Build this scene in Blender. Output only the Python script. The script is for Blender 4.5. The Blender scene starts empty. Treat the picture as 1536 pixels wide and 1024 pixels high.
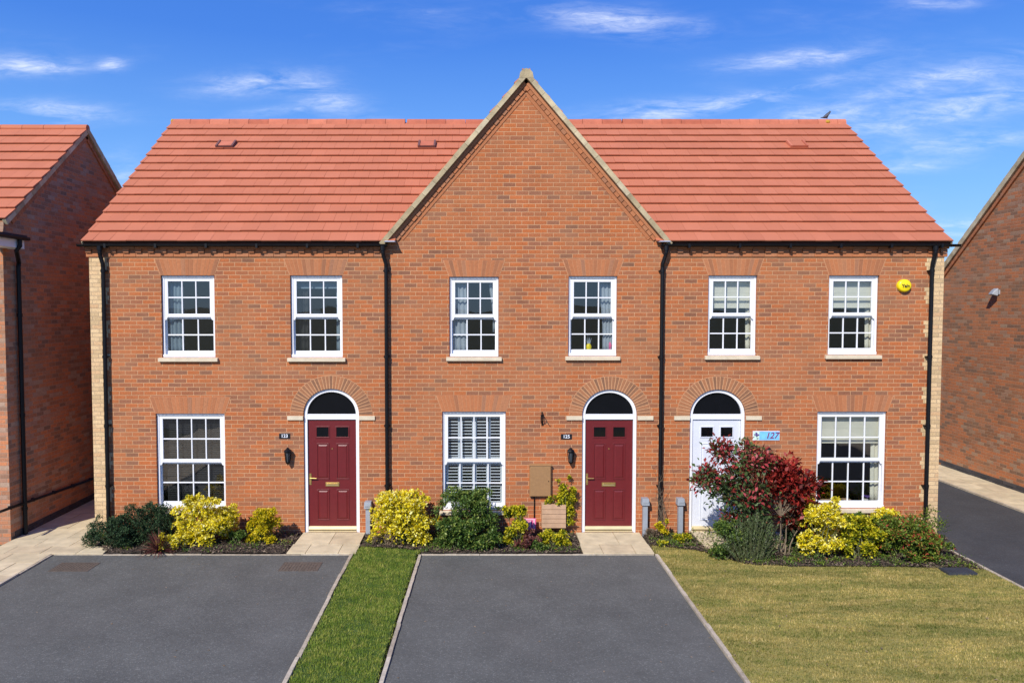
import bpy, math, random
import numpy as np
from mathutils import Vector, Matrix
random.seed(7); RNG = np.random.default_rng(11)
SC = bpy.context.scene; COL = SC.collection
R = math.radians
# ------------------------------------------------------------------ camera model
F = 1145.0; PX = 719.0; PITCH = R(2.6); CAM = Vector((0.0, -13.8, 4.15))
def ray(px, py):
    x = (px-PX)/F; z = -(py-512.0)/F
    c, s = math.cos(PITCH), math.sin(PITCH)
    return Vector((x, c+s*z, -s+c*z))          # looking +Y, pitched down
def on_y(px, py, Y):
    d = ray(px, py); t = (Y-CAM.y)/d.y; return CAM+d*t
def on_z(px, py, Z=0.0):
    d = ray(px, py); t = (Z-CAM.z)/d.z; return CAM+d*t
def on_x(px, py, X):
    d = ray(px, py); t = (X-CAM.x)/d.x; return CAM+d*t
cam = bpy.data.cameras.new('camera'); co = bpy.data.objects.new('camera', cam); COL.objects.link(co)
cam.sensor_width = 36; cam.lens = 36*F/1536; cam.shift_x = (768-PX)/1536; cam.clip_end = 3000
co.location = CAM; co.rotation_euler = (R(90)-PITCH, 0, 0); SC.camera = co
# ------------------------------------------------------------------ materials
class NT:
    def __init__(s, mat): s.t = mat.node_tree; s.n = s.t.nodes; s.l = s.t.links
    def node(s, kind, **kw):
        n = s.n.new(kind)
        for k, v in kw.items():
            if k.startswith('i_'):
                key = k[2:]; key = int(key) if key.isdigit() else key.replace('_', ' ')
                n.inputs[key].default_value = v
            else: setattr(n, k, v)
        return n
    def link(s, a, b): s.l.new(a, b)
    def math(s, op, a, b=None, c=None, clamp=False):
        n = s.n.new('ShaderNodeMath'); n.operation = op; n.use_clamp = clamp
        for i, v in enumerate((a, b, c)):
            if v is None: continue
            if isinstance(v, (int, float)): n.inputs[i].default_value = v
            else: s.link(v, n.inputs[i])
        return n.outputs[0]
    def mix(s, f, a, b, mode='MIX'):
        n = s.n.new('ShaderNodeMix'); n.data_type = 'RGBA'; n.blend_type = mode
        for sock, v in ((n.inputs[0], f), (n.inputs[6], a), (n.inputs[7], b)):
            if isinstance(v, (int, float)): sock.default_value = v
            elif isinstance(v, tuple): sock.default_value = (*v, 1) if len(v) == 3 else v
            else: s.link(v, sock)
        return n.outputs[2]
    def ramp(s, f, stops, interp='LINEAR'):
        n = s.n.new('ShaderNodeValToRGB'); r = n.color_ramp; r.interpolation = interp
        while len(r.elements) > 1: r.elements.remove(r.elements[-1])
        r.elements[0].position = stops[0][0]; r.elements[0].color = (*stops[0][1], 1)
        for p, c in stops[1:]:
            e = r.elements.new(p); e.color = (*c, 1)
        s.link(f, n.inputs[0]); return n.outputs[0]
    def noise(s, vec, scale, detail=3, rough=.55, dim='3D'):
        n = s.n.new('ShaderNodeTexNoise'); n.noise_dimensions = dim
        n.inputs['Scale'].default_value = scale; n.inputs['Detail'].default_value = detail; n.inputs['Roughness'].default_value = rough
        if vec is not None: s.link(vec, n.inputs['Vector'])
        return n.outputs[0]
    def maprange(s, v, a, b, c, d):
        n = s.n.new('ShaderNodeMapRange'); n.clamp = True
        s.link(v, n.inputs[0])
        for i, x in enumerate((a, b, c, d)): n.inputs[i+1].default_value = x
        return n.outputs[0]
    def pos(s): return s.node('ShaderNodeNewGeometry').outputs['Position']
    def attr(s, name='rnd'): return s.node('ShaderNodeAttribute', attribute_name=name).outputs['Fac']
    def bump(s, h, dist=.01, strength=1.0):
        n = s.n.new('ShaderNodeBump'); n.inputs['Distance'].default_value = dist; n.inputs['Strength'].default_value = strength
        s.link(h, n.inputs['Height']); return n.outputs[0]
def base(name):
    m = bpy.data.materials.new(name); m.use_nodes = True; t = NT(m)
    return m, t, t.n['Principled BSDF']
M = {}
def plain(name, col, rough=.6, metal=0.0, var=.12, scale=6.0, bumpd=0.0, bscale=60, rnd=None, spec=.5):
    """colour with soft noise variation, optional per-face palette"""
    m, t, b = base(name); p = t.pos()
    n = t.noise(p, scale, 4)
    f = t.maprange(n, .3, .7, 1-var, 1+var)
    c = col
    if rnd:
        c = t.ramp(t.attr(), rnd)
        mm = t.node('ShaderNodeVectorMath', operation='SCALE'); t.link(c, mm.inputs[0]); t.link(f, mm.inputs['Scale']); c = mm.outputs[0]
    else:
        mm = t.node('ShaderNodeVectorMath', operation='SCALE'); mm.inputs[0].default_value = col; t.link(f, mm.inputs['Scale']); c = mm.outputs[0]
    t.link(c, b.inputs['Base Color'])
    b.inputs['Roughness'].default_value = rough; b.inputs['Metallic'].default_value = metal
    b.inputs['Specular IOR Level'].default_value = spec
    if bumpd:
        t.link(t.bump(t.noise(p, bscale, 3), bumpd), b.inputs['Normal'])
    M[name] = m; return m
def brick(name, pal, mortar, uo=0.0, patches=True, dark=1.0, mw=.0048):
    m, t, b = base(name); g = t.node('ShaderNodeNewGeometry'); sp = t.node('ShaderNodeSeparateXYZ'); t.link(g.outputs['Position'], sp.inputs[0])
    sn = t.node('ShaderNodeSeparateXYZ'); t.link(g.outputs['True Normal'], sn.inputs[0])
    isx = t.math('GREATER_THAN', t.math('ABSOLUTE', sn.outputs[0]), .7)
    wob = t.noise(g.outputs['Position'], 9, 2)
    u = t.math('ADD', t.math('MULTIPLY', sp.outputs[1], isx), t.math('MULTIPLY', sp.outputs[0], t.math('SUBTRACT', 1.0, isx)))
    u = t.math('ADD', u, uo); u = t.math('ADD', u, t.math('MULTIPLY', wob, .004))
    z = t.math('ADD', sp.outputs[2], t.math('MULTIPLY', wob, .005))
    vz = t.math('DIVIDE', z, .075); row = t.math('FLOOR', vz); fv = t.math('FRACT', vz)
    # each course is shifted by half a brick plus a small irregular slip
    wr = t.node('ShaderNodeTexWhiteNoise', noise_dimensions='1D'); t.link(row, wr.inputs['W'])
    off = t.math('ADD', t.math('MULTIPLY', t.math('PINGPONG', row, 1.0), .5), t.math('MULTIPLY', wr.outputs[0], .12))
    vu = t.math('ADD', t.math('DIVIDE', u, .225), off); col = t.math('FLOOR', vu); fu = t.math('FRACT', vu)
    du = t.math('MULTIPLY', t.math('MINIMUM', fu, t.math('SUBTRACT', 1.0, fu)), .225)
    dv = t.math('MULTIPLY', t.math('MINIMUM', fv, t.math('SUBTRACT', 1.0, fv)), .075)
    d = t.math('ADD', t.math('MINIMUM', du, dv), t.math('MULTIPLY', t.math('SUBTRACT', t.noise(g.outputs['Position'], 70, 2), .5), .003))
    isb = t.maprange(d, mw-.0014, mw+.0014, 0, 1)
    cv = t.node('ShaderNodeCombineXYZ'); t.link(col, cv.inputs[0]); t.link(row, cv.inputs[1]); t.link(isx, cv.inputs[2])
    wn = t.node('ShaderNodeTexWhiteNoise', noise_dimensions='3D'); t.link(cv.outputs[0], wn.inputs['Vector'])
    cb = t.ramp(wn.outputs['Value'], pal)
    # within-brick mottling and broad weathering
    fine = t.maprange(t.noise(g.outputs['Position'], 38, 4, .7), .25, .75, .70, 1.28)
    sc = t.node('ShaderNodeVectorMath', operation='SCALE'); t.link(cb, sc.inputs[0]); t.link(fine, sc.inputs['Scale']); cb = sc.outputs[0]
    c = t.mix(isb, mortar, cb)
    if patches:
        big = t.noise(g.outputs['Position'], .8, 5, .62)
        c = t.mix(t.maprange(big, .44, .70, 0, .38), c, (.40, .21, .11))
        big2 = t.noise(g.outputs['Position'], 2.1, 4, .6)
        sc2 = t.node('ShaderNodeVectorMath', operation='SCALE'); t.link(c, sc2.inputs[0]); t.link(t.maprange(big2, .3, .7, .9*dark, 1.08*dark), sc2.inputs['Scale']); c = sc2.outputs[0]
    t.link(c, b.inputs['Base Color']); b.inputs['Roughness'].default_value = .9; b.inputs['Specular IOR Level'].default_value = .25
    h = t.math('ADD', t.math('MULTIPLY', isb, .7), t.math('MULTIPLY', fine, .25))
    t.link(t.bump(h, .008, .8), b.inputs['Normal']); M[name] = m; return m
RED = [(0, (.25, .108, .060)), (.08, (.34, .125, .062)), (.26, (.43, .138, .054)), (.5, (.48, .142, .050)), (.7, (.52, .148, .046)), (.84, (.44, .150, .060)), (.94, (.36, .135, .068)), (1, (.26, .115, .066))]
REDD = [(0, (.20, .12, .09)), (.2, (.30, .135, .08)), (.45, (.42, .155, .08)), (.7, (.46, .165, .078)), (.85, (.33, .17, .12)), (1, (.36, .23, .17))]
BUFF = [(0, (.52, .37, .20)), (.4, (.66, .46, .25)), (.7, (.72, .52, .29)), (1, (.60, .38, .20))]
brick('brick_red', [(p, (c[0]*.91, c[1]*.95, c[2]*.97)) for p, c in RED], (.62, .355, .19), mw=.0048)
brick('brick_dark', [(p, (c[0]*1.15, c[1]*1.25, c[2]*1.2)) for p, c in REDD], (.40, .27, .19))
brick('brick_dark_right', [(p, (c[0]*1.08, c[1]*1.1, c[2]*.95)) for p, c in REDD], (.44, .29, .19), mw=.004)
brick('brick_buff', BUFF, (.50, .36, .22), patches=False, mw=.005)
ORB = [(0, (.30, .125, .06)), (.3, (.41, .15, .06)), (.6, (.46, .165, .064)), (.85, (.42, .175, .08)), (1, (.33, .15, .08))]
plain('ring_brick', None, .9, var=.12, rnd=[(0, (.20, .10, .055)), (.5, (.30, .135, .066)), (1, (.40, .16, .068))], scale=30, bumpd=.003)
plain('rubbed_brick', None, .9, var=.1, rnd=ORB, scale=30, bumpd=.003)
plain('mortar', (.60, .42, .28), .95, scale=20)
plain('arch_mortar', (.50, .26, .13), .95, scale=20)
plain('head_mortar', (.50, .235, .115), .95, scale=20)
plain('engineering_brick', None, .6, rnd=[(0, (.03, .03, .036)), (1, (.07, .065, .07))], scale=20)
plain('stone', (.66, .56, .40), .85, var=.1, scale=9, bumpd=.003)
plain('verge_stone', None, .9, var=.25, scale=5, rnd=[(0, (.38, .30, .17)), (.5, (.50, .41, .25)), (1, (.58, .49, .32))], bumpd=.006)
plain('upvc', (.82, .83, .85), .35, var=.02)
plain('door_white', (.68, .71, .78), .4, var=.03)
plain('door_red', (.14, .012, .014), .38, var=.07, scale=14, bumpd=.0015, bscale=80)
plain('brass', (.72, .50, .17), .3, metal=.85, var=.08)
plain('gold_bar', (.72, .60, .34), .45, metal=.3, var=.08)
plain('black_plastic', (.005, .005, .006), .45, var=.2, spec=.3)
plain('white_board', (.75, .75, .77), .5, var=.04)
plain('lead', (.45, .48, .54), .5, metal=.2, var=.2)
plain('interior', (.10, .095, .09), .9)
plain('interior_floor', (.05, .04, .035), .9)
plain('curtain_white', (.36, .40, .45), .9, var=.06, scale=4)
plain('curtain_blue', (.20, .26, .31), .9, var=.1, scale=4)
plain('blind_cream', (.72, .68, .56), .9, var=.05, scale=5)
plain('blind_dark', (.022, .022, .023), .6, var=.1)
plain('shutter_white', (.80, .82, .85), .5, var=.03)
plain('meter_brown', (.33, .18, .075), .55, var=.08, scale=25)
plain('plank_tan', (.52, .33, .20), .7, var=.1, scale=12)
plain('grey_plastic', (.30, .33, .37), .55, var=.1)
plain('pink', (.75, .13, .30), .7, var=.1)
plain('pink_white', (.85, .72, .76), .7)
plain('yellow_plastic', (.90, .70, .01), .35, var=.03)
plain('print_dark', (.05, .035, .02), .6)
plain('sign_black', (.015, .015, .018), .3)
plain('sign_white', (.85, .87, .92), .5)
plain('sign_blue', (.20, .55, .86), .4, var=.15, scale=9)
plain('sign_edge', (.75, .62, .66), .5)
plain('sign_purple', (.10, .05, .22), .6)
plain('sign_red', (.22, .03, .12), .6)
plain('sign_mint', (.62, .85, .74), .5)
plain('bird', (.075, .08, .10), .7, var=.3, scale=30)
plain('bird_beak', (.25, .2, .15), .6)
plain('lichen', (.50, .30, .03), .95, var=.3, scale=40, bumpd=.01)
plain('tile_red', None, .8, var=.05, scale=1.6, rnd=[(0, (.475, .150, .074)), (.3, (.492, .157, .077)), (.7, (.502, .161, .080)), (1, (.522, .171, .087))], bumpd=.002, bscale=90)
plain('ridge_red', None, .8, var=.12, rnd=[(0, (.42, .11, .055)), (1, (.56, .18, .10))], bumpd=.003)
plain('roof_base', (.06, .03, .022), .9)
plain('roof_back', (.48, .155, .075), .9)
plain('vent_dark', (.16, .07, .06), .7)
plain('roof_grey', (.16, .14, .13), .9)
plain('flag', None, .85, var=.16, scale=4.5, rnd=[(0, (.56, .47, .30)), (.5, (.64, .54, .35)), (1, (.54, .44, .28))], bumpd=.002)
plain('flag_joint', (.16, .12, .08), .95)
plain('edging', None, .9, var=.2, scale=14, rnd=[(0, (.36, .30, .22)), (.5, (.46, .39, .29)), (1, (.54, .47, .36))], bumpd=.004)
plain('manhole', (.115, .09, .07), .75, var=.25, scale=20)
plain('manhole_dark', (.04, .045, .055), .6, var=.2)
plain('bark', (.20, .14, .095), .9, var=.3, scale=20)
plain('stem_green', (.12, .13, .06), .8, var=.3, scale=12)
plain('white_flower', (.8, .78, .75), .7)
plain('glass_black', (.004, .0045, .006), .06, spec=.35)
def glass(name):
    m, t, b = base(name); t.n.remove(b); out = t.n['Material Output']
    tr = t.node('ShaderNodeBsdfTransparent'); tr.inputs[0].default_value = (.80, .84, .84, 1)
    gl = t.node('ShaderNodeBsdfGlossy'); gl.inputs['Roughness'].default_value = .015
    # two slightly uneven panes
    t.link(t.bump(t.noise(t.pos(), 1.7, 1), .012, .35), gl.inputs['Normal'])
    g = t.node('ShaderNodeNewGeometry'); dp = t.node('ShaderNodeVectorMath', operation='DOT_PRODUCT'); t.link(g.outputs['Normal'], dp.inputs[0]); t.link(g.outputs['Incoming'], dp.inputs[1])
    k = t.math('SUBTRACT', 1.0, t.math('ABSOLUTE', dp.outputs['Value']))
    f = t.math('ADD', .125, t.math('MULTIPLY', t.math('POWER', k, 5.0), .9), clamp=True)
    mx = t.node('ShaderNodeMixShader'); t.link(f, mx.inputs[0]); t.link(tr.outputs[0], mx.inputs[1]); t.link(gl.outputs[0], mx.inputs[2])
    t.link(mx.outputs[0], out.inputs[0]); M[name] = m
glass('glass')
def tarmac(name, lo, hi, tint):
    m, t, b = base(name); p = t.pos()
    v = t.node('ShaderNodeTexVoronoi', i_Scale=75.0); t.link(p, v.inputs['Vector'])
    sp = t.node('ShaderNodeSeparateColor'); t.link(v.outputs['Color'], sp.inputs[0])
    g = t.ramp(sp.outputs[0], [(0, tuple(x*lo for x in tint)), (.75, tuple(x*(lo+hi)/2 for x in tint)), (.93, tuple(x*hi for x in tint)), (1, tuple(x*hi*1.35 for x in tint))])
    f = t.maprange(t.noise(p, 1.3, 6, .65), .3, .7, .84, 1.16)
    f2 = t.maprange(t.noise(p, 14, 3, .6), .3, .7, .93, 1.07)
    s = t.node('ShaderNodeVectorMath', operation='SCALE'); t.link(g, s.inputs[0]); t.link(t.math('MULTIPLY', f, f2), s.inputs['Scale'])
    c = t.mix(t.maprange(t.noise(p, .45, 3), .5, .75, 0, .25), s.outputs[0], tuple(x*hi*1.1 for x in (1.08, 1, .9)))
    t.link(c, b.inputs['Base Color']); b.inputs['Roughness'].default_value = .85; b.inputs['Specular IOR Level'].default_value = .3
    t.link(t.bump(v.outputs['Distance'], .004, .6), b.inputs['Normal']); M[name] = m
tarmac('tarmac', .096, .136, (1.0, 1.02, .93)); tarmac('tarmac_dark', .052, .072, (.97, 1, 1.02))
def leafmat(name, stops, trans=.3, rough=.45):
    m, t, b = base(name); out = t.n['Material Output']
    c = t.ramp(t.attr(), stops); t.link(c, b.inputs['Base Color']); b.inputs['Roughness'].default_value = rough; b.inputs['Specular IOR Level'].default_value = .35
    tl = t.node('ShaderNodeBsdfTranslucent'); t.link(c, tl.inputs[0])
    mx = t.node('ShaderNodeMixShader', i_Fac=trans); t.link(b.outputs[0], mx.inputs[1]); t.link(tl.outputs[0], mx.inputs[2]); t.link(mx.outputs[0], out.inputs[0]); M[name] = m
leafmat('leaf_variegated', [(0, (.10, .16, .02)), (.18, (.34, .36, .02)), (.38, (.78, .62, .012)), (.72, (.92, .80, .03)), (.93, (.92, .84, .14)), (1, (.92, .87, .36))])
leafmat('leaf_gold', [(0, (.10, .16, .012)), (.3, (.36, .36, .01)), (.65, (.74, .58, .01)), (1, (.85, .68, .03))])
leafmat('leaf_lime', [(0, (.05, .09, .01)), (.3, (.16, .22, .015)), (.6, (.45, .44, .015)), (1, (.75, .64, .03))])
leafmat('leaf_green', [(0, (.025, .05, .012)), (.45, (.07, .14, .025)), (.8, (.13, .22, .04)), (1, (.30, .36, .07))])
leafmat('leaf_dark', [(0, (.012, .028, .012)), (.6, (.028, .062, .022)), (1, (.05, .10, .035))], trans=.12, rough=.7)
leafmat('leaf_red', [(0, (.05, .05, .02)), (.12, (.10, .02, .014)), (.4, (.24, .022, .016)), (.75, (.42, .035, .025)), (1, (.55, .10, .07))], trans=.25)
leafmat('leaf_photinia', [(0, (.05, .09, .03)), (.36, (.12, .19, .06)), (.42, (.24, .04, .03)), (.75, (.45, .05, .06)), (1, (.62, .18, .18))], trans=.25)
leafmat('leaf_mixed', [(0, (.03, .06, .012)), (.45, (.11, .19, .025)), (.86, (.30, .36, .05)), (.93, (.34, .20, .05)), (1, (.42, .06, .04))])
leafmat('leaf_lavender', [(0, (.05, .075, .025)), (.6, (.12, .17, .06)), (.93, (.17, .21, .11)), (.96, (.3, .3, .3)), (1, (.55, .55, .52))], trans=.15)
leafmat('leaf_maroon', [(0, (.05, .015, .018)), (.6, (.14, .04, .04)), (1, (.26, .11, .07))], trans=.15)
leafmat('leaf_twig', [(0, (.10, .07, .05)), (.6, (.22, .16, .10)), (1, (.35, .26, .18))], trans=.1)
def groundmat(name, c0, c1, scale, bd=.02):
    m, t, b = base(name); p = t.pos()
    c = t.mix(t.maprange(t.noise(p, scale, 6, .7), .3, .7, 0, 1), c0, c1)
    t.link(c, b.inputs['Base Color']); b.inputs['Roughness'].default_value = .95
    t.link(t.bump(t.noise(p, scale*4, 5, .7), bd), b.inputs['Normal']); M[name] = m
groundmat('soil', (.035, .026, .018), (.10, .075, .050), 14, .03)
groundmat('lawn_dry', (.34, .27, .08), (.20, .20, .045), 2.0)
groundmat('lawn_lush', (.035, .075, .012), (.07, .12, .02), 3.0)
groundmat('field', (.08, .10, .04), (.14, .13, .07), .2)
def grassmat(name, dry):
    m, t, b = base(name); p = t.pos(); out = t.n['Material Output']
    if dry:
        a = t.ramp(t.attr(), [(0, (.16, .16, .035)), (.35, (.38, .31, .08)), (.7, (.62, .48, .17)), (1, (.75, .60, .28))])
        g = t.ramp(t.attr(), [(0, (.05, .08, .012)), (.5, (.13, .165, .025)), (1, (.30, .29, .08))])
        mp = t.node('ShaderNodeMapping'); mp.inputs['Scale'].default_value = (.5, 2.4, 1); t.link(p, mp.inputs[0])
        k = t.math('ADD', t.math('MULTIPLY', t.maprange(t.noise(mp.outputs[0], 1.5, 7, .75), .43, .54, 0, 1), .75), t.math('MULTIPLY', t.maprange(t.noise(p, 11, 4, .7), .4, .6, -.1, .35), 1.0), clamp=True)
        c = t.mix(k, g, a)
        tone = t.node('ShaderNodeVectorMath', operation='SCALE'); t.link(c, tone.inputs[0]); t.link(t.maprange(t.noise(mp.outputs[0], .9, 4, .6), .35, .65, .86, 1.25), tone.inputs['Scale']); c = tone.outputs[0]
    else:
        a = t.ramp(t.attr(), [(0, (.06, .12, .012)), (.5, (.16, .25, .025)), (.85, (.26, .35, .045)), (1, (.46, .44, .13))])
        g = t.ramp(t.attr(), [(0, (.13, .18, .02)), (.5, (.32, .38, .05)), (1, (.60, .52, .18))])
        k = t.maprange(t.noise(p, 5.5, 6, .75), .42, .60, 0, 1); c = t.mix(k, a, g)
    t.link(c, b.inputs['Base Color']); b.inputs['Roughness'].default_value = .6; b.inputs['Specular IOR Level'].default_value = .2
    tl = t.node('ShaderNodeBsdfTranslucent'); t.link(c, tl.inputs[0])
    mx = t.node('ShaderNodeMixShader', i_Fac=.3); t.link(b.outputs[0], mx.inputs[1]); t.link(tl.outputs[0], mx.inputs[2]); t.link(mx.outputs[0], out.inputs[0]); M[name] = m
grassmat('grass_dry', True); grassmat('grass_lush', False)
# ------------------------------------------------------------------ mesh helpers
WL = {}                                            # world origin of every object built
class MB:
    def __init__(s): s.v = []; s.f = []; s.r = []; s.mi = []; s.m = 0
    def face(s, pts, r=None):
        i = len(s.v); s.v += [tuple(p) for p in pts]; s.f.append(tuple(range(i, i+len(pts)))); s.r.append(random.random() if r is None else r); s.mi.append(s.m)
    def hexa(s, p, r=None):
        """8 points: bottom 4 then top 4, same order"""
        r = random.random() if r is None else r; i = len(s.v); s.v += [tuple(q) for q in p]
        for f in ((3, 2, 1, 0), (4, 5, 6, 7), (0, 1, 5, 4), (1, 2, 6, 5), (2, 3, 7, 6), (3, 0, 4, 7)):
            s.f.append(tuple(i+k for k in f)); s.r.append(r); s.mi.append(s.m)
    def box(s, x0, x1, y0, y1, z0, z1, r=None):
        s.hexa([(x0, y0, z0), (x1, y0, z0), (x1, y1, z0), (x0, y1, z0), (x0, y0, z1), (x1, y0, z1), (x1, y1, z1), (x0, y1, z1)], r)
    def prism_xz(s, pts, y0, y1, r=None):
        """polygon in x,z (counter-clockwise seen from -y) extruded y0 (front) to y1"""
        r = random.random() if r is None else r; n = len(pts); i = len(s.v)
        s.v += [(x, y0, z) for x, z in pts] + [(x, y1, z) for x, z in pts]
        fs = [tuple(i+k for k in range(n)), tuple(i+n+k for k in reversed(range(n)))]
        for k in range(n):
            k2 = (k+1) % n; fs.append((i+k, i+n+k, i+n+k2, i+k2))
        for f in fs: s.f.append(f); s.r.append(r); s.mi.append(s.m)
    def prism_z(s, pts, z0, z1, r=None):
        r = random.random() if r is None else r; n = len(pts); i = len(s.v)
        s.v += [(x, y, z1) for x, y in pts] + [(x, y, z0) for x, y in pts]
        fs = [tuple(i+k for k in range(n)), tuple(i+n+k for k in reversed(range(n)))]
        for k in range(n):
            k2 = (k+1) % n; fs.append((i+k, i+n+k, i+n+k2, i+k2))
        for f in fs: s.f.append(f); s.r.append(r); s.mi.append(s.m)
    def tube(s, pts, rad, n=8, r=None, cap=True):
        pts = [Vector(p) for p in pts]; r = random.random() if r is None else r
        rads = rad if isinstance(rad, (list, tuple)) else [rad]*len(pts)
        i0 = len(s.v); up = Vector((0, 0, 1)) if abs((pts[-1]-pts[0]).normalized().z) < .9 else Vector((1, 0, 0))
        for k, p in enumerate(pts):
            d = (pts[min(k+1, len(pts)-1)]-pts[max(k-1, 0)]).normalized()
            a = d.cross(up).normalized(); b = a.cross(d)
            for j in range(n):
                t = 2*math.pi*j/n; s.v.append(tuple(p+(a*math.cos(t)+b*math.sin(t))*rads[k]))
        for k in range(len(pts)-1):
            for j in range(n):
                j2 = (j+1) % n; s.f.append((i0+k*n+j, i0+k*n+j2, i0+(k+1)*n+j2, i0+(k+1)*n+j)); s.r.append(r); s.mi.append(s.m)
        if cap:
            s.f.append(tuple(i0+j for j in reversed(range(n)))); s.r.append(r); s.mi.append(s.m)
            s.f.append(tuple(i0+(len(pts)-1)*n+j for j in range(n))); s.r.append(r); s.mi.append(s.m)
    def ball(s, c, rx, ry, rz, nu=12, nv=8, r=None):
        r = random.random() if r is None else r; i0 = len(s.v)
        for a in range(nv+1):
            th = math.pi*a/nv
            for b in range(nu):
                ph = 2*math.pi*b/nu; s.v.append((c[0]+rx*math.sin(th)*math.cos(ph), c[1]+ry*math.sin(th)*math.sin(ph), c[2]+rz*math.cos(th)))
        for a in range(nv):
            for b in range(nu):
                b2 = (b+1) % nu; s.f.append((i0+a*nu+b, i0+(a+1)*nu+b, i0+(a+1)*nu+b2, i0+a*nu+b2)); s.r.append(r); s.mi.append(s.m)
    def build(s, name, mats, parent=None, origin=None, smooth=False, bevel=0):
        o0 = WL[parent.name] if parent else Vector(origin) if origin is not None else Vector((0, 0, 0))
        me = bpy.data.meshes.new(name)
        me.from_pydata([(x-o0.x, y-o0.y, z-o0.z) for x, y, z in s.v], [], s.f)
        for k in (mats if isinstance(mats, (list, tuple)) else [mats]): me.materials.append(M[k])
        me.polygons.foreach_set('material_index', s.mi)
        a = me.attributes.new('rnd', 'FLOAT', 'FACE'); a.data.foreach_set('value', s.r)
        if smooth: me.polygons.foreach_set('use_smooth', [True]*len(s.f))
        me.validate(); me.update()
        o = bpy.data.objects.new(name, me); COL.objects.link(o)
        if parent: o.parent = parent
        else: o.location = o0
        WL[o.name] = o0
        if bevel:
            b = o.modifiers.new('bevel', 'BEVEL'); b.width = bevel; b.segments = 2; b.limit_method = 'ANGLE'; b.angle_limit = R(40); b.harden_normals = False
        return o
def tag(o, label=None, cat=None, group=None, kind=None):
    if label: o['label'] = label
    if cat: o['category'] = cat
    if group: o['group'] = group
    if kind: o['kind'] = kind
    return o
def thing(name, loc, label, cat, group=None):
    o = bpy.data.objects.new(name, None); COL.objects.link(o); o.location = loc; WL[o.name] = Vector(loc); o.empty_display_size = .2
    return tag(o, label, cat, group)
def struct(name, mb, mat): return tag(mb.build(name, mat), kind='structure')
def text(s, name, mat, parent, loc, size, rotx=90, depth=.002, shear=0.0, extra=0.0):
    cu = bpy.data.curves.new(name, 'FONT'); cu.body = s; cu.size = size; cu.align_x = 'CENTER'; cu.align_y = 'CENTER'; cu.extrude = depth; cu.shear = shear; cu.offset = extra
    tmp = bpy.data.objects.new('tmp', cu); COL.objects.link(tmp)
    dg = bpy.context.evaluated_depsgraph_get(); dg.update()
    me = bpy.data.meshes.new_from_object(tmp.evaluated_get(dg)); bpy.data.objects.remove(tmp)
    me.transform(Matrix.Rotation(R(rotx), 4, 'X')); me.materials.clear(); me.materials.append(M[mat])
    o = bpy.data.objects.new(name, me); COL.objects.link(o); o.parent = parent; o.location = Vector(loc)-WL[parent.name]; WL[o.name] = WL[parent.name]
    return o
# ------------------------------------------------------------------ the terrace: shared dimensions
XL, XR = on_y(134, 390, 0).x, on_y(1416, 390, 0).x       # outer corners
P1, P2 = on_y(580, 420, 0).x, on_y(994, 420, 0).x         # party lines (down pipes)
EY = -.09                                                 # eave line
RDGY = 4.10; ZR = on_y(760, 184, RDGY).z; ZE = on_y(760, 364, EY).z
TM = (ZR-ZE)/(RDGY-EY); AM = math.atan(TM)
DEPTH = RDGY*2
ZW = ZE+.09*TM-.10                                         # wall head under the tiles
GXC = on_y(789, 300, -.1).x; GYF = -.10
GA = on_y(789, 109, GYF).z; GL = on_y(574, 362, GYF); GR_ = on_y(1005, 362, GYF)
TG = (GA-GL.z)/(GXC-GL.x)
AG = math.atan(TG)
REV = .11                                                 # window reveal
H = {}
H['left'] = thing('terraced_house', (XL, 0, 0), 'left house of the brick terrace, with the leftmost dark red door', 'house', 'houses of the brick terrace')
H['mid'] = thing('terraced_house', (P1, 0, 0), 'middle house of the brick terrace, under the tall pointed front gable', 'house', 'houses of the brick terrace')
H['right'] = thing('terraced_house', (P2, 0, 0), 'right house of the brick terrace, with the white door', 'house', 'houses of the brick terrace')
WIN = {
 'left': [(241, 321, 413, 536, 3), (435, 513, 413, 536, 3), (233, 337, 620, 763, 4)],
 'mid': [(674, 748, 415, 535, 3), (853, 926, 414, 534, 3), (663, 759, 617, 765, 4)],
 'right': [(1063, 1136, 413, 533, 3), (1244, 1319, 413, 532, 3), (1226, 1331, 617, 762, 4)],
}
DOOR = {'left': (456, 539), 'mid': (873, 955), 'right': (1034, 1117)}
ARCH = {'left': 583, 'mid': 584, 'right': 584}
def wrect(w):
    cx = (w[0]+w[1])/2; a = on_y(cx, w[2], 0); b = on_y(cx, w[3], 0)
    hw = (w[1]-w[0])/2*(13.8/F)
    return a.x-hw, a.x+hw, b.z, a.z
def drect(k):
    a, b = DOOR[k]; xa = on_y(a, 700, 0).x; xb = on_y(b, 700, 0).x; top = on_y((a+b)/2, ARCH[k], 0).z
    r = (xb-xa)/2; return xa, xb, top-r*.93, r, top
def arc_pts(cx, zc, rx, rz, n=24, a0=0, a1=math.pi):
    return [(cx+rx*math.cos(a0+(a1-a0)*i/n), zc+rz*math.sin(a0+(a1-a0)*i/n)) for i in range(n+1)]
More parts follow.
